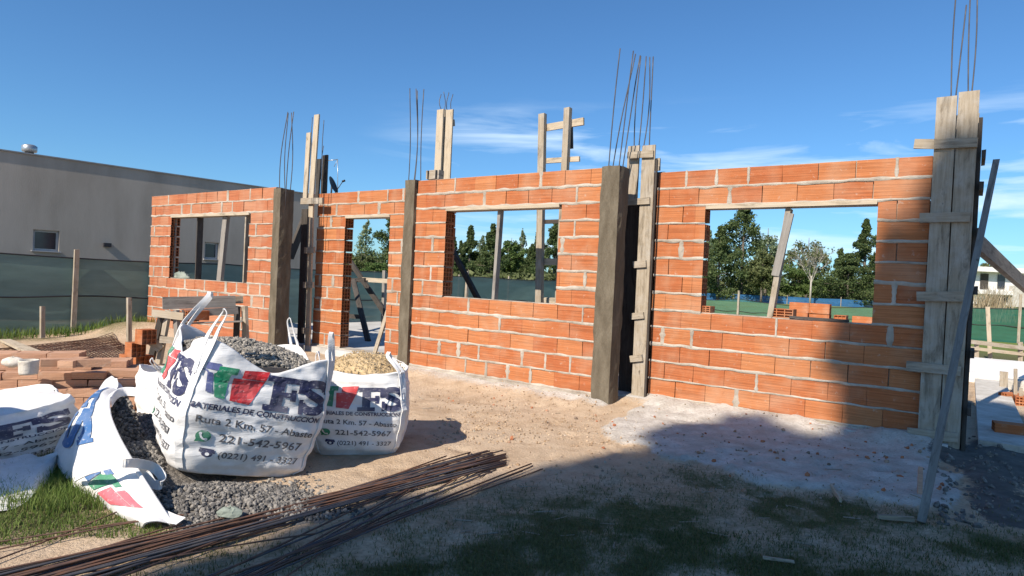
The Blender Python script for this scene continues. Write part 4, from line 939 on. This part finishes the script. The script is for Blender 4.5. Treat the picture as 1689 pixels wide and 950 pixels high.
# ------------------------------------------------------------------ solid brick pile
random.seed(9)
pc = Vector((-4.02, 5.95, 0)); pyaw = R(20); pax = Vector((math.cos(pyaw), math.sin(pyaw), 0)); pay = Vector((-pax.y, pax.x, 0))
def solid(p, yaw, label, group='solid bricks in the pile at the left'):
    ax = Vector((math.cos(yaw), math.sin(yaw), 0)); mb = MB(); mb.box(p+ZZ*.033, .128, .060, .0315, ax, Vector((-ax.y, ax.x, 0)), ZZ, 0, .005)
    return mb.build('solid_brick', M['solid_brick'], loc=p, label=label, cat='brick', group=group)
rowsN = {0:(5,5),1:(5,5),2:(5,5),3:(5,4),4:(5,4),5:(4,3),6:(3,2)}
for k in range(7):
    n_, d_ = rowsN[k]
    for j in range(d_):
        for i in range(n_):
            if random.random() < (.0 if k < 4 else .12): continue
            x = -.62+.262*i+(.131 if k % 2 else 0)+random.uniform(-.008,.008); y = .30-.135*j+random.uniform(-.012,.012) if k < 3 else .30-.135*j+.03*random.uniform(-1,1)
            y = .36-.135*(d_-1-j) if False else -.30+.127*(j+5-d_)+random.uniform(-.006,.006)
            z = .068*k+.002
            solid(pc+pax*x+pay*y+ZZ*z, pyaw+random.uniform(-.02,.02), 'solid red brick on the upper rows of the low pile at the left' if k > 4 else 'solid red brick in the lower rows of the pile at the left', 'upper solid bricks of the left pile' if k > 4 else 'lower solid bricks of the left pile')
def onpile(px, Yd, z): return atd(px, 600, Yd)*1.0
pz = .068*7+.004
for (px, yaw, lb) in ((96, .3,'loose brick lying crosswise on the pile beside the crusted pot'), (122, 1.3,'loose brick on the pile with its dark end towards the camera'), (155, .25,'last loose brick at the right end of the pile top')):
    q = at(px, 604, pz-.068); solid(Vector((q.x, q.y, pz-.068)), pyaw+yaw, lb, None)
q = at(47, 604, pz); pot = MB(); P = []
for (r, z) in ((.001,.004),(.062,.004),(.066,.02),(.068,.06),(.070,.105),(.072,.118),(.066,.120),(.060,.112),(.056,.06),(.001,.05)):
    P.append([Vector((q.x+r*math.cos(t)*(1+.03*math.sin(3*t)), q.y+r*math.sin(t), pz-.068+z)) for t in [2*math.pi*i/20 for i in range(20)]])
pot.grid(P, 0, True, True); pot.build('mortar_pot', M['pot'], label='small white pot crusted with mortar on the brick pile', cat='pot')
q = at(22, 606, pz-.068); lump = MB(); P = []
for i in range(7):
    a = math.pi*i/6; P.append([q+Vector((.10*math.sin(a)*math.cos(t)*(1+.3*noise.noise((i,t,1))), .06*math.sin(a)*math.sin(t), .045-.045*math.cos(a)*(1+.3*noise.noise((t,i,2))))) for t in [2*math.pi*k/14 for k in range(14)]])
lump.grid(P, 0, True, True); lump.build('plaster_lump', M['pot'], label='pale hardened lump beside the white pot on the brick pile', cat='lump')
prop('long pale plank lying on the ground behind the brick pile', at(8,561,.04), at(75,590,.30), .14, .03, 'wood_pale', NN, 'plank', 'plank')
prop('short pale lath lying on the steel mesh', at(178,569,.02), at(197,576,.02), .05, .02, 'wood_pale', NN, 'lath', 'lath')
# steel mesh sheet
mb = MB(); q = [at(-90,588,0), at(185,557,0), at(236,598,0), at(190,668,0)]
for i in range(37):
    t = i/36
    for a, c in ((q[0].lerp(q[3], t), q[1].lerp(q[2], t)), (q[0].lerp(q[1], t), q[3].lerp(q[2], t))):
        pts = [a.lerp(c, k/8) for k in range(9)]; mb.tube([Vector((p.x, p.y, gh(p.x, p.y)+.03+.02*noise.noise((p.x, p.y, 0)))) for p in pts], .006, 4)
mb.build('steel_mesh', M['rust'], label='rusty welded steel mesh sheet lying on the ground at the left', cat='steel mesh')
# stakes at the left
for (px, y0, y1, wid, lb) in ((70,557,505,.075,'short grey stake nearest the left edge in front of the shade net'), (168,547,512,.035,'thin low peg in the grass before the shade net'), (213,567,491,.075,'square wooden stake beside the far left brick wall')):
    g0 = at(px, y0, 0); prop(lb, g0, atd(px+.0, y1, g0.y), wid, wid*.8, 'wood', U, 'stake', 'stake')
# ------------------------------------------------------------------ shade-net fences
def fence(label, p0, p1, ztop, n, mat, sag=.06, post_h=1.6, posts=None, wavy=.05, name='net_fence'):
    p0 = Vector(p0); p1 = Vector(p1); root = thing(name, label, 'fence', p0); d = (p1-p0); L = d.length; d /= L; nr = Vector((-d.y, d.x, 0))
    m = max(40, int(L*6)); span = L/n; rows = []
    for k in range(9):
        row = []
        for i in range(m+1):
            x = L*i/m; ph = (x/span) % 1; zt = ztop-sag*math.sin(math.pi*ph)+.03*noise.noise((x*.4, 3, L))
            z = zt*k/8; wv = wavy*noise.noise((x*.7, z*1.4, L))*math.sin(math.pi*min(1, k/8+.05)); row.append(p0+d*x+nr*(wv-.04)+ZZ*z)
        rows.append(row)
    mb = MB(); mb.grid(rows); mb.build('net', M[mat], root)
    for zc in (1.0, .48):
        mb = MB(); mb.tube([p0+d*L*i/60-nr*.05+ZZ*(ztop*zc-(sag*math.sin(math.pi*((L*i/60/span) % 1)) if zc == 1 else .02*math.sin(i))) for i in range(61)], .012, 4); mb.build('wire', M['black'], root)
    for x in (posts if posts is not None else [span*i for i in range(n+1)]):
        mb = MB(); mb.bar(p0+d*x+nr*.0-nr*.10, p0+d*x-nr*.10+ZZ*(post_h+random.uniform(-.1,.1)), .075, .07, d, 0, .006); mb.build('post', M['wood'], root)
    return root
gd = Vector((math.sin(R(41)), math.cos(R(41)), 0)); lf0 = at(118,550,0)
fence('grey green shade net fence with wooden posts in front of the neighbouring house', lf0-gd*9, lf0+gd*14.5, 1.40, 6, 'net_grey', .03, 1.55, posts=[9, 3.5, 14.5, 19], wavy=.08)
fence('dark green shade net fence across the back of the plot', SW(-34, 28), SW(-13.2, 28), 1.25, 6, 'net', .05, 1.55)
fence('thin sagging green net at the back, seen through the right window', SW(-13, 28), SW(-2.6, 26.5), 1.02, 2, 'net_light', .16, 1.4)
fence('green shade net fence at the right in front of the white house', SW(-2.4, 28.2), SW(9, 28.2), 1.18, 3, 'net', .05, 1.6)
fb0, fb1 = atd(1120,495,80), atd(1475,500,80); fence('low blue net fence along the far lawn under the trees', (fb0.x, 80, 0), (fb1.x, 80, 0), .95, 4, 'net_blue', .05, 1.1)
# ------------------------------------------------------------------ neighbouring house
GA = R(43); gg = Vector((math.sin(GA), math.cos(GA), 0)); gn = Vector((math.cos(GA), -math.sin(GA), 0))
hd = Vector((-10.75, 13.5, 0)).dot(gn)
def ath(px, py): r = ray(px, py); return C0+r*(hd/r.dot(gn))
HZT = ath(210,278).z
def HP(g_, z, off=0): return gn*(hd+off)+gg*g_+ZZ*z
gend = ath(548,335).dot(gg); gsta = -6.0
hs_ = thing('neighbour_house', 'taupe flat roofed house behind the shade net at the left', 'house', HP(4, 0))
wins = []
for (a, c) in (((55,378),(97,415)), ((338,399),(360,428))):
    p, q = ath(*a), ath(*c); wins.append((p.dot(gg), q.dot(gg), q.z, p.z))
mb = MB(); gs = sorted({gsta, gend}|{x for w_ in wins for x in w_[:2]})
def hbox(g0, g1, z0, z1, o0=-.25, o1=0): mb.box(HP((g0+g1)/2, (z0+z1)/2, (o0+o1)/2), (g1-g0)/2, (o1-o0)/2, (z1-z0)/2, gg, gn, ZZ)
for i in range(len(gs)-1):
    g0, g1 = gs[i], gs[i+1]; hit = [w_ for w_ in wins if abs(w_[0]-g0) < 1e-6 and abs(w_[1]-g1) < 1e-6]
    if hit: hbox(g0, g1, 0, hit[0][2]); hbox(g0, g1, hit[0][3], HZT)
    else: hbox(g0, g1, 0, HZT)
mb.box(HP(gend-.125, HZT/2, -3.25), .125, 2.99, HZT/2, gg, gn); mb.box(HP((gsta+gend)/2, HZT-.35, -3.2), (gend-gsta)/2-.26, 2.94, .1, gg, gn)
mb.build('wall', M['house'], hs_)
mb = MB(); mb.box(HP((gsta+gend)/2, HZT+.016, -.12), (gend-gsta)/2+.02, .15, .014, gg, gn); mb.build('parapet_cap', M['house_cap'], hs_)
for g0, g1, z0, z1 in wins:
    mb = MB(); th = .045
    for (a, c, e, d_) in ((g0, g1, z0, z0+th), (g0, g1, z1-th, z1), (g0, g0+th, z0+th, z1-th), (g1-th, g1, z0+th, z1-th)): mb.box(HP((a+c)/2, (e+d_)/2, -.10), (c-a)/2-.001, .03, (d_-e)/2-.001, gg, gn)
    wf = mb.build('window', M['frame_alu'], hs_); mb = MB(); mb.box(HP((g0+g1)/2, (z0+z1)/2, -.12), (g1-g0)/2-th, .006, (z1-z0)/2-th, gg, gn); mb.build('pane', M['glass_dark'], wf)
    mb = MB(); mb.box(HP((g0+g1)/2, z0-.012, .01), (g1-g0)/2+.03, .06, .011, gg, gn); mb.build('sill', M['frame_alu'], wf)
p = ath(176,404); mb = MB(); mb.box(HP(p.dot(gg), p.z, .045), .075, .044, .045, gg, gn); mb.build('wall_vent', M['black'], hs_)
p = ath(57,240); q = HP(p.dot(gg), 0, -.5); mb = MB()
mb.tube([q+ZZ*(HZT-.5), q+ZZ*(HZT+.13)], .085, 14); vp_ = mb.build('vent_pipe', M['galv'], hs_)
mb = MB(); mb.tube([q+ZZ*(HZT+.12), q+ZZ*(HZT+.15), q+ZZ*(HZT+.25), q+ZZ*(HZT+.28)], [.13,.145,.145,.10], 14); mb.build('cowl', M['galv'], vp_)
# satellite dish and aerial bracket on the roof end
dq = atd(549,322,18.5); dt = thing('satellite_dish', 'small dark satellite dish peeping over the doorway wall', 'satellite dish', dq)
mb = MB(); ctr = atd(547,306,18.5); nrm = Vector((.93,-.08,.38)).normalized(); e1 = nrm.cross(ZZ).normalized(); e2 = e1.cross(nrm); P = []
for i in range(7):
    r = .26*i/6; P.append([ctr+nrm*(r*r*.9)+e1*r*math.cos(t)+e2*r*math.sin(t) for t in [2*math.pi*k/20 for k in range(20)]])
mb.grid(P, 0, True, True); mb.build('reflector', M['black'], dt)
mb = MB(); mb.tube([ctr, ctr-ZZ*.35], .025, 8); mb.tube([ctr-e2*.25, ctr+nrm*.35], .012, 6); mb.tube([ctr+nrm*.33, ctr+nrm*.42], .03, 8); mb.build('mast', M['black'], dt)
mb = MB(); a = atd(540,265,19); c = atd(557,263,19); mb.tube([a, c], .012, 6); mb.tube([c, atd(557,318,19)], .010, 6); mb.tube([c, atd(551,275,19)], .008, 6)
mb.build('roof_aerial', M['galv'], label='thin bent aerial rod above the satellite dish', cat='aerial')
# ------------------------------------------------------------------ white house and things at the right
wh = thing('white_house', 'low white modern house far off at the right edge', 'house', atd(1660,505,70))
def fx(px): return atd(px, 470, 70).x
def fz(py, px=1650): return atd(px, py, 70).z
def wbox(name, x0, x1, z0, z1, y0, y1, mat, par=wh):
    mb = MB(); mb.box(Vector(((x0+x1)/2, (y0+y1)/2, (z0+z1)/2)), (x1-x0)/2, (y1-y0)/2, (z1-z0)/2); return mb.build(name, M[mat], par)
X0, X1 = fx(1606), fx(1760)
wbox('wall', X0, X1, fz(503), fz(449), 71, 78, 'white_paint'); wbox('roof', X0-.3, X1, fz(449), fz(441), 70, 78.2, 'white_paint')
wbox('balcony_slab', X0, X1, fz(486), fz(479), 70.2, 70.95, 'white_paint')
wbox('window', fx(1627), fx(1640), fz(478), fz(452), 70.9, 70.98, 'wood_dark'); wbox('window', fx(1656), fx(1668), fz(476), fz(452), 70.9, 70.98, 'glass_dark'); wbox('window', fx(1650), fx(1672), fz(502), fz(488), 70.9, 70.98, 'glass_dark')
wbox('stone_wall', fx(1674), fx(1720), fz(505), fz(470), 70.1, 70.8, 'footing')
def blades(name, P, length, width, lean, mat, parent=None, upd=None, **kw):
    P = np.asarray(P); n = len(P); h = length*rng.uniform(.5, 1.25, n); a = rng.uniform(0, 6.28, n); ln = lean*rng.uniform(.1, 1, n)*h
    dx, dy = np.cos(a)*ln, np.sin(a)*ln; b_ = rng.uniform(0, 6.28, n); wx, wy = np.cos(b_)*width/2, np.sin(b_)*width/2
    V = np.zeros((n, 5, 3)); V[:,0] = P+np.stack([-wx,-wy,0*wx],-1); V[:,1] = P+np.stack([wx,wy,0*wx],-1)
    mid = P+np.stack([dx*.35,dy*.35,h*.6],-1); V[:,2] = mid+np.stack([wx*.8,wy*.8,0*wx],-1); V[:,3] = mid+np.stack([-wx*.8,-wy*.8,0*wx],-1); V[:,4] = P+np.stack([dx,dy,h],-1)
    k = np.arange(n)*5; F4 = np.stack([k,k+1,k+2,k+3],-1); F3 = np.stack([k+3,k+2,k+4,k+4],-1)
    T = np.concatenate([np.stack([k,k+1,k+2],-1), np.stack([k,k+2,k+3],-1), np.stack([k+3,k+2,k+4],-1)])
    loc = tuple(P.mean(0)) if parent is None else (0,0,0)
    return np_mesh(name, V.reshape(-1,3), T, mat, parent, loc, **kw)
c = atd(1628,508,46); P = np.stack([c.x+rng.normal(0,.75,420), 46+rng.normal(0,.5,420), np.zeros(420)], -1)
blades('pampas_grass', P, 2.3, .05, .45, M['dry_grass'], label='tall dry pampas grass in front of the white house', cat='plant')
bb = thing('batter_board', 'low wooden setting-out rail on posts beside the right hand slab', 'batter board', at(1650,600,.15))
def bbp(name, p0, p1, wid, thk, m='wood'):
    mb = MB(); mb.bar(p0, p1, wid, thk, ZZ if name == 'rail' else U, 0, .004); mb.build(name, M[m], bb)
yb = 14.6
bbp('rail', atd(1598,563,yb), atd(1720,578,yb), .09, .03); bbp('rail', atd(1600,574,yb), atd(1720,588,yb), .07, .03, 'wood_pale')
for px in (1611, 1683, 1710): bbp('post', atd(px, 564, yb+.05), atd(px, 612, yb+.05), .09, .06)
prop('tall pale stick standing by the setting-out rail', atd(1634,603,yb+.3), atd(1629,506,yb+.3), .08, .05, 'wood_pale', U, 'stake', 'stake')
g0 = at(1655,641,.05); prop('short wooden peg before the white slab', g0, atd(1656,613,g0.y), .10, .05, 'wood', U, 'stake', 'stake')
for (px, y0, y1, lb) in ((1675,665,608,'slim upright rod at the right edge'), (1684,668,640,'short orange peg at the right edge')):
    g0 = at(px, y0, 0); prop(lb, g0, atd(px, y1, g0.y), .04, .04, 'wood', U, 'stake', 'stake')
# ------------------------------------------------------------------ trees
def quads_mesh(name, C_, A_, B_, mat, parent):
    n = len(C_); V = np.stack([C_-A_-B_*.6, C_+A_-B_*.6, C_+A_*.55+B_, C_-A_*.55+B_], 1).reshape(-1, 3); k = np.arange(n)*4
    return np_mesh(name, V, np.stack([k, k+1, k+2, k+3], -1), mat, parent)
def unit(n):
    v = rng.standard_normal((n, 3)); return v/np.linalg.norm(v, axis=1, keepdims=True)
def crown(name, clumps, per, size, mat, parent, up=.3):
    C_ = []
    for (c, r, sz) in clumps:
        d = unit(per)*(rng.uniform(0, 1, (per, 1))**.5); C_.append(np.array(c)+d*np.array([r, r, sz]))
    C_ = np.concatenate(C_); n = len(C_); a = unit(n); b_ = np.cross(a, unit(n)+np.array([0,0,up])); b_ /= np.linalg.norm(b_, axis=1, keepdims=True)
    s_ = size*rng.uniform(.5, 1.4, (n, 1)); return quads_mesh(name, C_, a*s_*.5, b_*s_*.8, mat, parent)
def tree(label, px, Yd, topy, hw, kind, leaf, name='tree', bare=False, low=.03, group=None, lean=0):
    base = atd(px, 480, Yd); base = Vector((base.x, Yd, 0)); H = atd(px, topy, Yd).z; Rw = hw*Yd/F
    t = thing(name, label, 'tree', base, 0, group); cl = []
    trunk = MB(); tw = .02*H
    trunk.tube([base+ZZ*H*k/6+Vector((.02*H*noise.noise((k,px,1))+lean*Rw*k/6, 0, 0)) for k in range(7)], [tw*(1.15-k/6.3) for k in range(7)], 8)
    if kind == 'conifer':
        n = 74
        for i in range(n):
            f = low+(1-low)*((i+.5)/n)**.88; rr = Rw*1.22*min(1, (1-f)*1.5+.03)*(.85 if f < low+.08 else 1)*(1+.55*noise.noise((f*9, px*.13, 2))); a = random.uniform(0, 6.28); q = rr*random.uniform(.25, .95)
            cl.append(((base.x+q*math.cos(a)+lean*Rw*f, Yd+q*math.sin(a), H*f*(1+.02*random.uniform(-1,1))), Rw*.13+rr*.17, H*.035+rr*.07))
            if random.random() < .5: trunk.tube([base+ZZ*H*f*.93+Vector((lean*Rw*f,0,0)), Vector(cl[-1][0])], [tw*.3, .02], 5)
        per = 130; size = .045*H**.5*1.12
    elif kind == 'round':
        n = 40
        for i in range(n):
            d = unit(1)[0]*random.random()**.4; zc = H*(.58+.36*d[2]); cl.append(((base.x+Rw*.85*d[0], Yd+Rw*.85*d[1], zc), Rw*.26, H*.08))
            if random.random() < .4: trunk.tube([base+ZZ*H*.35, Vector(cl[-1][0])], [tw*.4, .02], 5)
        per = 120; size = .055*H**.5*1.2
    elif kind == 'poplar':
        n = 26
        for i in range(n):
            f = .15+.85*(i+.5)/n; rr = Rw*math.sin(math.pi*min(.97, .25+f*.75))**.7; a = random.uniform(0, 6.28); cl.append(((base.x+rr*.5*math.cos(a), Yd+rr*.5*math.sin(a), H*f), rr*.5, H*.06))
            trunk.tube([base+ZZ*H*f*.85, Vector(cl[-1][0])], [.05, .015], 4)
        per = 60; size = .045*H**.5*1.3
    else:                                                        # bare branching tree
        def grow(p, d, l, r, dep):
            q = p+d*l; trunk.tube([p, p.lerp(q, .5)+Vector((random.uniform(-.04,.04)*l, 0, 0)), q], [r, r*.85, r*.7], 5, cap=False)
            if dep == 0: cl.append(((q.x, q.y, q.z), .35, .35)); return
            for _ in range(3 if dep > 1 else 4):
                e = (d+Vector((random.uniform(-.8,.8), random.uniform(-.8,.8), random.uniform(-.15,.6)))).normalized(); grow(p.lerp(q, random.uniform(.55, 1)), e, l*random.uniform(.6,.85), r*.6, dep-1)
        trunk = MB(); trunk.tube([base, base+ZZ*H*.25, base+ZZ*H*.42], [.13,.11,.09], 8)
        for _ in range(6): grow(base+ZZ*H*random.uniform(.26,.42), Vector((random.uniform(-.75,.75), random.uniform(-.6,.6), .9)).normalized(), H*.21, .055, 4)
        cl = [c_ for c_ in cl if random.random() < .5]; per = 2; size = .15
    trunk.build('trunk', M['bark_pale' if kind in ('bare',) else 'bark'], t)
    crown('crown', cl, per, size, M[leaf], t)
    return t
random.seed(3)
TG = 'trees on the far lawn'
for a in (
  ('pale tall poplar at the left in the doorway view', 600, 82, 366, 22, 'poplar', 'leaf_pale'),
  ('dark broad conifer filling the right of the doorway view', 646, 74, 356, 48, 'conifer', 'leaf_dark'),
  ('olive bushy tree low in the doorway view', 594, 70, 415, 30, 'round', 'leaf_olive'),
  ('dark bushy conifer at the left edge of the middle window view', 744, 76, 392, 26, 'conifer', 'leaf_dark'),
  ('slim dark conifer left of centre in the middle window', 772, 80, 374, 22, 'conifer', 'leaf_dark'),
  ('full dark conifer just left of the central prop in the middle window', 808, 76, 372, 28, 'conifer', 'leaf_dark'),
  ('fresh green tree right of the central prop in the middle window', 840, 84, 392, 24, 'round', 'leaf_mid'),
  ('pale grey poplar in the middle window', 858, 92, 381, 14, 'poplar', 'leaf_pale'),
  ('dark conifer left of the scaffold post in the middle window', 884, 80, 384, 26, 'conifer', 'leaf_dark'),
  ('dark wide conifer behind the scaffold post in the middle window', 912, 74, 370, 34, 'conifer', 'leaf_dark'),
  ('large dark conifer, biggest tree in the right window', 1222, 84, 338, 62, 'conifer', 'leaf_dark'),
  ('green conifer leaning on the big one at its left in the right window', 1184, 80, 376, 36, 'conifer', 'leaf_dark'),
  ('pale poplar at the far left of the right window', 1166, 98, 380, 14, 'poplar', 'leaf_pale'),
  ('pale leafy tree showing right of the big conifer', 1262, 98, 376, 28, 'round', 'leaf_pale'),
  ('olive green young tree right of the big conifer', 1256, 78, 410, 34, 'round', 'leaf_olive'),
  ('olive rounded tree behind the bare tree in the right window', 1330, 96, 392, 38, 'round', 'leaf_olive'),
  ('tall narrow conifer at the right of the right window', 1424, 86, 364, 30, 'conifer', 'leaf_dark'),
  ('broad low conifer right of the bare tree', 1398, 82, 420, 46, 'conifer', 'leaf_dark'),
  ('dark conifer at the right jamb of the right window', 1452, 80, 402, 36, 'conifer', 'leaf_dark'),
  ('dark low tree between the leaning plank and the bare tree', 1300, 92, 430, 44, 'round', 'leaf_mid'),
  ('low olive tree between the two conifers left of the middle window prop', 788, 90, 406, 36, 'round', 'leaf_olive'),
  ('low bushy green tree right of the middle window prop', 868, 88, 410, 40, 'round', 'leaf_mid'),
  ('pale leafy tree peeping between conifers at the left of the middle window', 792, 104, 390, 17, 'poplar', 'leaf_pale'),
  ('second slim conifer close behind the left edge of the middle window', 757, 84, 400, 16, 'conifer', 'leaf_dark'),
  ('small dark conifer between the poplar and the scaffold post', 874, 82, 404, 16, 'conifer', 'leaf_dark'),
  ('low bush under the broad conifer in the doorway view', 620, 68, 430, 30, 'round', 'leaf_mid'),
  ('low green bush at the foot of the bare tree', 1345, 90, 448, 34, 'round', 'leaf_mid'),
  ('small dark conifer beside the narrow one at the right of the right window', 1384, 84, 412, 20, 'conifer', 'leaf_dark'),
  ('dull green tree behind the roof of the white house', 1625, 95, 424, 24, 'round', 'leaf_olive')):
    tree(*a, group=TG)
tree('bare pale-trunked tree with thin twigs in the right window', 1337, 78, 388, 40, 'bare', 'leaf_olive', group=TG)
# far wood behind everything, reads as one mass
cl = []
for i in range(330):
    x = -75+250*i/330; y = 150+random.uniform(-9, 9); h = random.uniform(4.0, 8.5)*(1 if x < 95 else .6)*(.75+.5*noise.noise((x*.08, 1, 1))); cl.append(((x, y, h*.5), 1.9, h*.55))
wood = crown('distant_wood', cl, 60, .8, M['leaf_olive'], None); tag(wood, 'low green wood along the far edge of the lawn', kind='stuff')
cl = []
for i in range(60):
    px = random.uniform(735, 925); q = atd(px, 470, 66+random.uniform(-2,2)); cl.append(((q.x, q.y, random.uniform(.6, 1.6)), .9, .8))
o = crown('undergrowth', cl, 60, .35, M['leaf_olive'], None); tag(o, 'tangled olive undergrowth beyond the back fence', kind='stuff')
# trees behind the camera whose shade falls on the foreground
def shade_tree(label, s, w, H, outline, n, per, size):
    t = thing('shade_tree', label, 'tree', SW(s, w, 0)); tr_ = MB(); tr_.tube([SW(s, w, 0), SW(s+.1, w, H*.3), SW(s, w+.1, H*.62), SW(s, w, H*.9)], [.24,.19,.11,.03], 10)
    cl = []; tries = 0
    while len(cl) < n and tries < 20000:
        tries += 1; ss = random.uniform(-3, 9); ww = w+random.uniform(-1.6, 1.6); z = random.uniform(8, H); zt = z/math.tan(SUN_EL); q = ww+zt*math.cos(SUN_AZ-TH); s_on = ss+zt*math.sin(SUN_AZ-TH)
        if not outline(s_on, q): continue
        p = SW(ss, ww, z); cl.append((tuple(p), .34, .30))
        if random.random() < .35: tr_.tube([SW(s, w, max(2.5, z*.75)), p], [.045, .012], 5)
    tr_.build('trunk', M['bark'], t); crown('crown', cl, per, size, M['leaf_mid'], t); return t
# outline of the shade in (s, q): q is the ground distance w at which a crown point lands
EDGE = [(1.0,-3.0),(1.9,-2.95),(2.9,-2.75),(3.8,-2.50),(4.4,-2.15),(5.0,-1.95),(5.5,-2.2),(6.2,-2.3),(6.45,-1.5),(6.75,-1.05),(7.3,-1.22),(8.0,-1.10),(9.0,-.78),(9.9,-.50),(10.3,-.1)]
def edge_s(q):
    for (a, x), (c, y) in zip(EDGE[:-1], EDGE[1:]):
        if a <= q <= c: return x+(y-x)*(q-a)/(c-a)
    return None
def in_shade(s, q):
    if q < .6 or q > 9.95: return False
    e = edge_s(max(1.0, q)); 
    if e is None or s < e+.24+.30*noise.noise((q*1.6, 5.7, 3.3)): return False
    return s < .55+.35*max(0, 8-q)
def holes(s, q): return noise.noise((s*1.5+3, q*1.0, 4.4)) < ((.24 if s < -1.4 else .15) if q < 4.1 else .30)
shade_tree('leafy tree behind the camera casting shade over the foreground', 1.2, -13, 20.5, lambda s, q: in_shade(s, q) and holes(s, q), 430, 58, .22)
# ------------------------------------------------------------------ grass
def grass_pts(n, x0, x1, y0, y1, lo):
    x = rng.uniform(x0, x1, n); y = rng.uniform(y0, y1, n); g_ = grass_amount(x, y); k = g_*(.45+1.1*vnoise(x, y, 11, 33, 3)) > lo+(1-lo)*rng.uniform(0, 1, n)**1.1; x, y = x[k], y[k]; return np.stack([x, y, ground_h(x, y)-.004], -1)
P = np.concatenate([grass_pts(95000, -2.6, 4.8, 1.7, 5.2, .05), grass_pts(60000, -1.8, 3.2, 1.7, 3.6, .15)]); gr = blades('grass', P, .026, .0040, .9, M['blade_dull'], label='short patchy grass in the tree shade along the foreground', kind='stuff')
x = rng.uniform(-4.2, -1.2, 52000); y = rng.uniform(2.3, 5.0, 52000); sd = sdist(x, y, GRL); k = (sd > -.05) & (vnoise(x, y, 2.2, 14) > .30) & (sdist(x, y, flap_poly) < -.02); x, y = x[k], y[k]; P = np.stack([x, y, ground_h(x, y)-.004], -1)
m_ = np.hypot(P[:,0]+2.5, P[:,1]-3.95) < .62
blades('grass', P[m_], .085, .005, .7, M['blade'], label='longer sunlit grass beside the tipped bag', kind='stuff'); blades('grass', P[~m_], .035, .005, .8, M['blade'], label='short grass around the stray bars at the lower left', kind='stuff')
x = rng.uniform(-10, -6, 9000); y = rng.uniform(9, 13.5, 9000); v = -(x*math.cos(R(41))-y*math.sin(R(41))); v0 = -(lf0.x*math.cos(R(41))-lf0.y*math.sin(R(41))); k = (v < v0-.05) & (v > v0-1.3*vnoise(x, y, 1.3, 17)) & (vnoise(x,y,1.6,18) > .42); P = np.stack([x, y, 0*x], -1)[k]; P[:,2] = ground_h(P[:,0], P[:,1])
blades('grass', P, .16, .012, .6, M['blade'], label='tufts of grass along the foot of the left shade net', kind='stuff')
# ------------------------------------------------------------------ rubble
def scatter_px(n, x0, x1, y0, y1, keep=None):
    out = []
    while len(out) < n:
        p = at(random.uniform(x0, x1), random.uniform(y0, y1), 0)
        if keep is None or keep(p): out.append((p.x, p.y, gh(p.x, p.y)+.004))
    return out
P = scatter_px(60, 1150, 1540, 700, 770)+scatter_px(40, 1200, 1560, 690, 820)+scatter_px(26, 740, 990, 640, 730)+scatter_px(16, 980, 1120, 660, 790)
stones('brick_rubble', P, .014, M['rubble'], kind='stuff', label='red brick crumbs scattered over the pale cement and sand')
P = scatter_px(300, 990, 1560, 680, 835)+scatter_px(150, 700, 1000, 640, 730)+scatter_px(60, 1560, 1689, 700, 880)
stones('pale_rubble', P, .007, M['rubble_pale'], kind='stuff', label='pale mortar crumbs scattered on the ground before the walls')
P = scatter_px(520, 720, 1010, 645, 735)+scatter_px(160, 680, 1100, 640, 790); stones('soil_crumbs', P, .010, M['crumb'], kind='stuff', label='sandy crumbs and clods on the bare ground before the middle wall')
P = scatter_px(150, 1540, 1689, 715, 870); stones('soil_clods', P, .02, M['gravel_bed'], kind='stuff', label='dark soil clods around the foot of the right column')
random.seed(77); mb = MB()
for i in range(70):
    x, y = random.uniform(680, 1560), random.uniform(640, 900); p = at(x, y, 0); a = random.uniform(0, 6.28); l = random.uniform(.03, .13); q = p+Vector((math.cos(a)*l, math.sin(a)*l, 0)); mb.tube([Vector((p.x,p.y,gh(p.x,p.y)+.006)), Vector((q.x,q.y,gh(q.x,q.y)+.008))], random.uniform(.0018,.004), 4)
mb.build('twigs', M['wood'], label='fine straw and twigs strewn over the ground before the walls', kind='stuff')
prop('orange brick shard on the pale cement', at(1474,788,.02), at(1488,789,.02), .05, .04, 'brick', NN, 'brick shard', 'brick_shard')
P = scatter_px(26, 700, 950, 620, 740)
